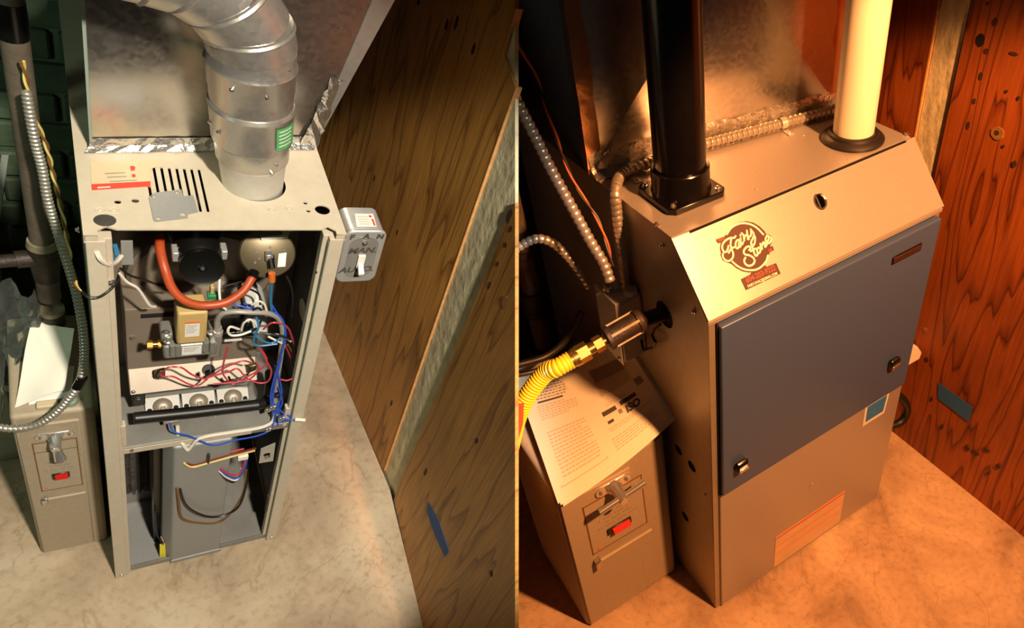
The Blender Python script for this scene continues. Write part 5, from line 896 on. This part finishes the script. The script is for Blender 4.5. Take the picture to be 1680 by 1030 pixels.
MB().tube([(-0.0060,0.2497,0.8099), (-0.0200,0.2145,0.7966), (-0.0200,0.1709,0.8353), (-0.0180,0.1624,0.8539), (-0.0120,0.1855,0.8545), (-0.0080,0.1801,0.8729), (-0.0010,0.1657,0.8922)], .0030, 8).build('hook', 'plastic_black', hk)
# ---- booklet on the cabinet
X0, X1 = -.305, -.022
appliance('R', X0, X1, .15, .44, .585, 'tall metal cabinet carrying an open booklet left of the new furnace', (1, 0, .12), 1.75)
A, B_, C_, D_ = Vector((-0.3084,0.1253,0.6060)), Vector((-0.0080,0.1471,0.6594)), Vector((-0.0080,0.3416,0.7468)), Vector((-0.2235,0.5559,0.6060))
def bk(u, v, off=0.):
    p = (A*(1-u)+B_*u)*(1-v)+(D_*(1-u)+C_*u)*v
    p.z += -.020*math.sin(math.pi*u)*(1-.3*v)-.018*(1-v)**6+.004*math.sin(4*u+2*v)
    return p+Vector((0, 0, off))
bo = thing('booklet', 'open printed instruction booklet lying on the tall cabinet', 'booklet', 'R', A)
b = MB(); nx, ny = 16, 16; n = ny+1
for k in range(3):
    o_ = -.0035*k; sh = Vector((.004*k, -.004*k, 0)); vs = [bk(i/nx, j/ny, o_)+sh for i in range(nx+1) for j in range(ny+1)]; q = len(vs); vs += [p-Vector((0, 0, .0022)) for p in vs]
    top = [(i*n+j, (i+1)*n+j, (i+1)*n+j+1, i*n+j+1) for i in range(nx) for j in range(ny)]
    edge = [i*n for i in range(nx+1)]+[nx*n+j for j in range(1, ny+1)]+[i*n+ny for i in range(nx-1, -1, -1)]+[j for j in range(ny-1, 0, -1)]
    MB().add(vs, top+[tuple(r+q for r in f)[::-1] for f in top]+[(edge[i], edge[(i+1) % len(edge)], q+edge[(i+1) % len(edge)], q+edge[i]) for i in range(len(edge))]).build('page', 'paper', bo, smooth=40)
def mark(u0, u1, v0, v1, mat, name, m=4, off=.0006):
    b = MB(); vs = []
    for i in range(m+1):
        u = u0+(u1-u0)*i/m; vs += [bk(u, v0, off), bk(u, v1, off)]
    b.add(vs, [(2*i, 2*i+2, 2*i+3, 2*i+1) for i in range(m)]); return b.build(name, mat, bo, smooth=40)
def textblock(u0, u1, v0, v1, rows, mat, name, gap=.45, seed=0):
    rr = random.Random(seed); b = MB()
    for k in range(rows):
        va = v0+(v1-v0)*k/rows; vb = va+(v1-v0)/rows*gap; u = u0; end = u1-(rr.uniform(0, .3)*(u1-u0) if k % 5 == 0 else 0)
        while u < end:
            w_ = rr.uniform(.012, .035); e = min(end, u+w_); b.add([bk(u, va, .0006), bk(e, va, .0006), bk(e, vb, .0006), bk(u, vb, .0006)], [(0, 1, 2, 3)]); u = e+.008
    return b.build(name, mat, bo, smooth=0)
textblock(.10, .43, .10, .42, 13, 'ink_light', 'printed_text', seed=1); textblock(.10, .43, .50, .62, 6, 'ink_light', 'printed_text', seed=2); textblock(.12, .40, .66, .80, 6, 'ink_mid', 'printed_text', seed=3)
for a in ((.06, .46, .055, .062), (.06, .068, .06, .86), (.452, .46, .06, .86)): mark(*a, 'ink_light', 'text_frame', 6)
mark(.12, .34, .63, .645, 'ink', 'heading'); 
textblock(.54, .92, .06, .16, 5, 'ink_light', 'printed_text', seed=5); textblock(.56, .94, .20, .24, 2, 'ink_light', 'printed_text', seed=6)
mark(.56, .68, .335, .375, 'ink', 'print_badge'); mark(.72, .86, .345, .385, 'ink', 'print_badge'); mark(.57, .62, .26, .285, 'ink', 'print_badge', 2); mark(.68, .71, .285, .325, 'ink_mid', 'print_badge', 2)
lo, lu, lv = bk(.80, .285, .0008), (bk(.86, .30)-bk(.74, .30)), (bk(.80, .38)-bk(.78, .26))
lettering('ISO', .025, lo, lu, lv, 'ink', bo, 'printed_letters', bold=.0011)
mark(.90, .96, .42, .50, 'ink_mid', 'print_badge', 2); textblock(.62, .80, .40, .44, 3, 'ink_light', 'printed_text', seed=8)
for a in ((.62, .90, .50, .505), (.62, .90, .78, .785), (.62, .626, .50, .785), (.894, .90, .50, .785)): mark(*a, 'ink_light', 'picture_frame', 4)
mark(.63, .89, .51, .64, 'ink_light', 'picture', 4, .0005); mark(.63, .89, .64, .775, 'ink_mid', 'picture', 4, .0005); textblock(.66, .84, .82, .88, 3, 'ink_light', 'printed_text', seed=9)
# ---- dark clutter behind, at left
ip = thing('gas_pipe', 'rusty dark iron pipe with collars at far left behind booklet', 'pipe', 'R', (-0.1422,0.6600,0.5701))
p0, p1, p2, p3 = Vector((-0.0918,0.6600,0.9860)), Vector((-0.1105,0.6600,0.7419)), Vector((-0.1098,0.6600,0.7117)), Vector((-0.1286,0.6600,0.5289)); gd = Vector((0, 0, -1))
MB().lathe(p0+Vector((0, 0, .15)), gd, [(0, .024), (.7, .024)], 20).build('pipe', 'iron_pipe', ip)
for z_ in (Vector((-0.0862,0.6600,0.9075)).z, Vector((-0.1079,0.6600,0.7208)).z): MB().lathe((p0.x, p0.y, z_), gd, [(0, .030), (.014, .034), (.05, .034), (.056, .029), (.08, .028)], 20).build('collar', 'iron', ip)
MB().lathe((p0.x, p0.y, p3.z), gd, [(0, .040), (.02, .044), (p3.z-.0, .044)], 16).build('lower_pipe', 'iron', ip)
h1 = thing('drain_hose', 'dark hose curving from far left up behind junction box', 'hose', 'R', (-0.1710,0.4000,0.7145), 'dark hoses at far left')
MB().tube(spl([(-0.2775,0.4000,0.7496), (-0.2284,0.4000,0.7361), (-0.1764,0.4000,0.7273), (-0.1317,0.4000,0.7404), (-0.0984,0.4000,0.7694), (-0.0689,0.4000,0.8055)], 10), .0085, 12).build('hose', 'hose_black', h1)
h2 = thing('drain_hose', 'thin dark hose beneath the thicker one at far left', 'hose', 'R', (-0.2064,0.4000,0.6923), 'dark hoses at far left')
MB().tube(spl([(-0.2862,0.3850,0.7401), (-0.2313,0.3850,0.7188), (-0.1790,0.3850,0.7112), (-0.1281,0.3900,0.7170), (-0.0998,0.3900,0.7434)], 10), .0060, 10).build('hose', 'hose_black', h2)
tw = thing('thermostat_wire', 'thin twisted orange and dark wire hanging left of new furnace duct', 'wire', 'R', (-0.0492,0.4400,1.2716))
cen = resample(spl([(-0.0847,0.4500,1.4404), (-0.0791,0.4500,1.4002), (-0.0662,0.4400,1.3490), (-0.0628,0.4200,1.2999), (-0.0635,0.4000,1.2527), (-0.0644,0.3700,1.2018), (-0.0587,0.3400,1.1472), (-0.0472,0.3000,1.1004), (-0.0478,0.2700,1.0598), (-0.0520,0.2450,1.0101)], 12), .005)
for k, mt in enumerate(('wire_orange', 'wire_black')):
    MB().tube([p+Vector((math.cos(i*.28+k*math.pi), math.sin(i*.28+k*math.pi), 0))*.0021 for i, p in enumerate(cen)], .0024, 6).build('strand', mt, tw)
# ---- by the right wall
wo = thing('condensate_pump', 'small white plastic housing showing between new furnace and plywood wall', 'pump', 'R', (.68, .07, 0))
q0, q1, q2 = Vector((0.7000,0.0760,0.5269)), Vector((0.7000,0.0232,0.5388)), Vector((0.7000,0.0703,0.4362))
MB().prism([(0.6644,0.1000,0.5553), (0.7336,0.1000,0.4981), (0.8047,0.1000,0.4292), (0.8283,0.1000,0.3971), (0.8248,0.1000,0.3700), (0.7884,0.1000,0.3715), (0.7376,0.1000,0.3720), (0.6878,0.1000,0.3967)], (0, .05, 0)).build('housing', 'white_plastic', wo, bevel=.008, seg=3)
hb = thing('hose_loop', 'black hose looping out beside new furnace near plywood wall', 'hose', 'R', (0.7458,0.0800,0.1631))
MB().tube(spl([(0.7037,0.1200,0.3018), (0.7362,0.1000,0.2853), (0.7629,0.0800,0.2515), (0.7877,0.0800,0.1900), (0.7687,0.0800,0.1560), (0.7271,0.0900,0.1528), (0.7013,0.1100,0.1521)], 8), .012, 12).build('hose', 'hose_black', hb)
MB().lathe((.66, .12, 0), (0, 0, 1), [(0, .02), (.42, .02)], 14).build('stand', 'hose_black', wo)
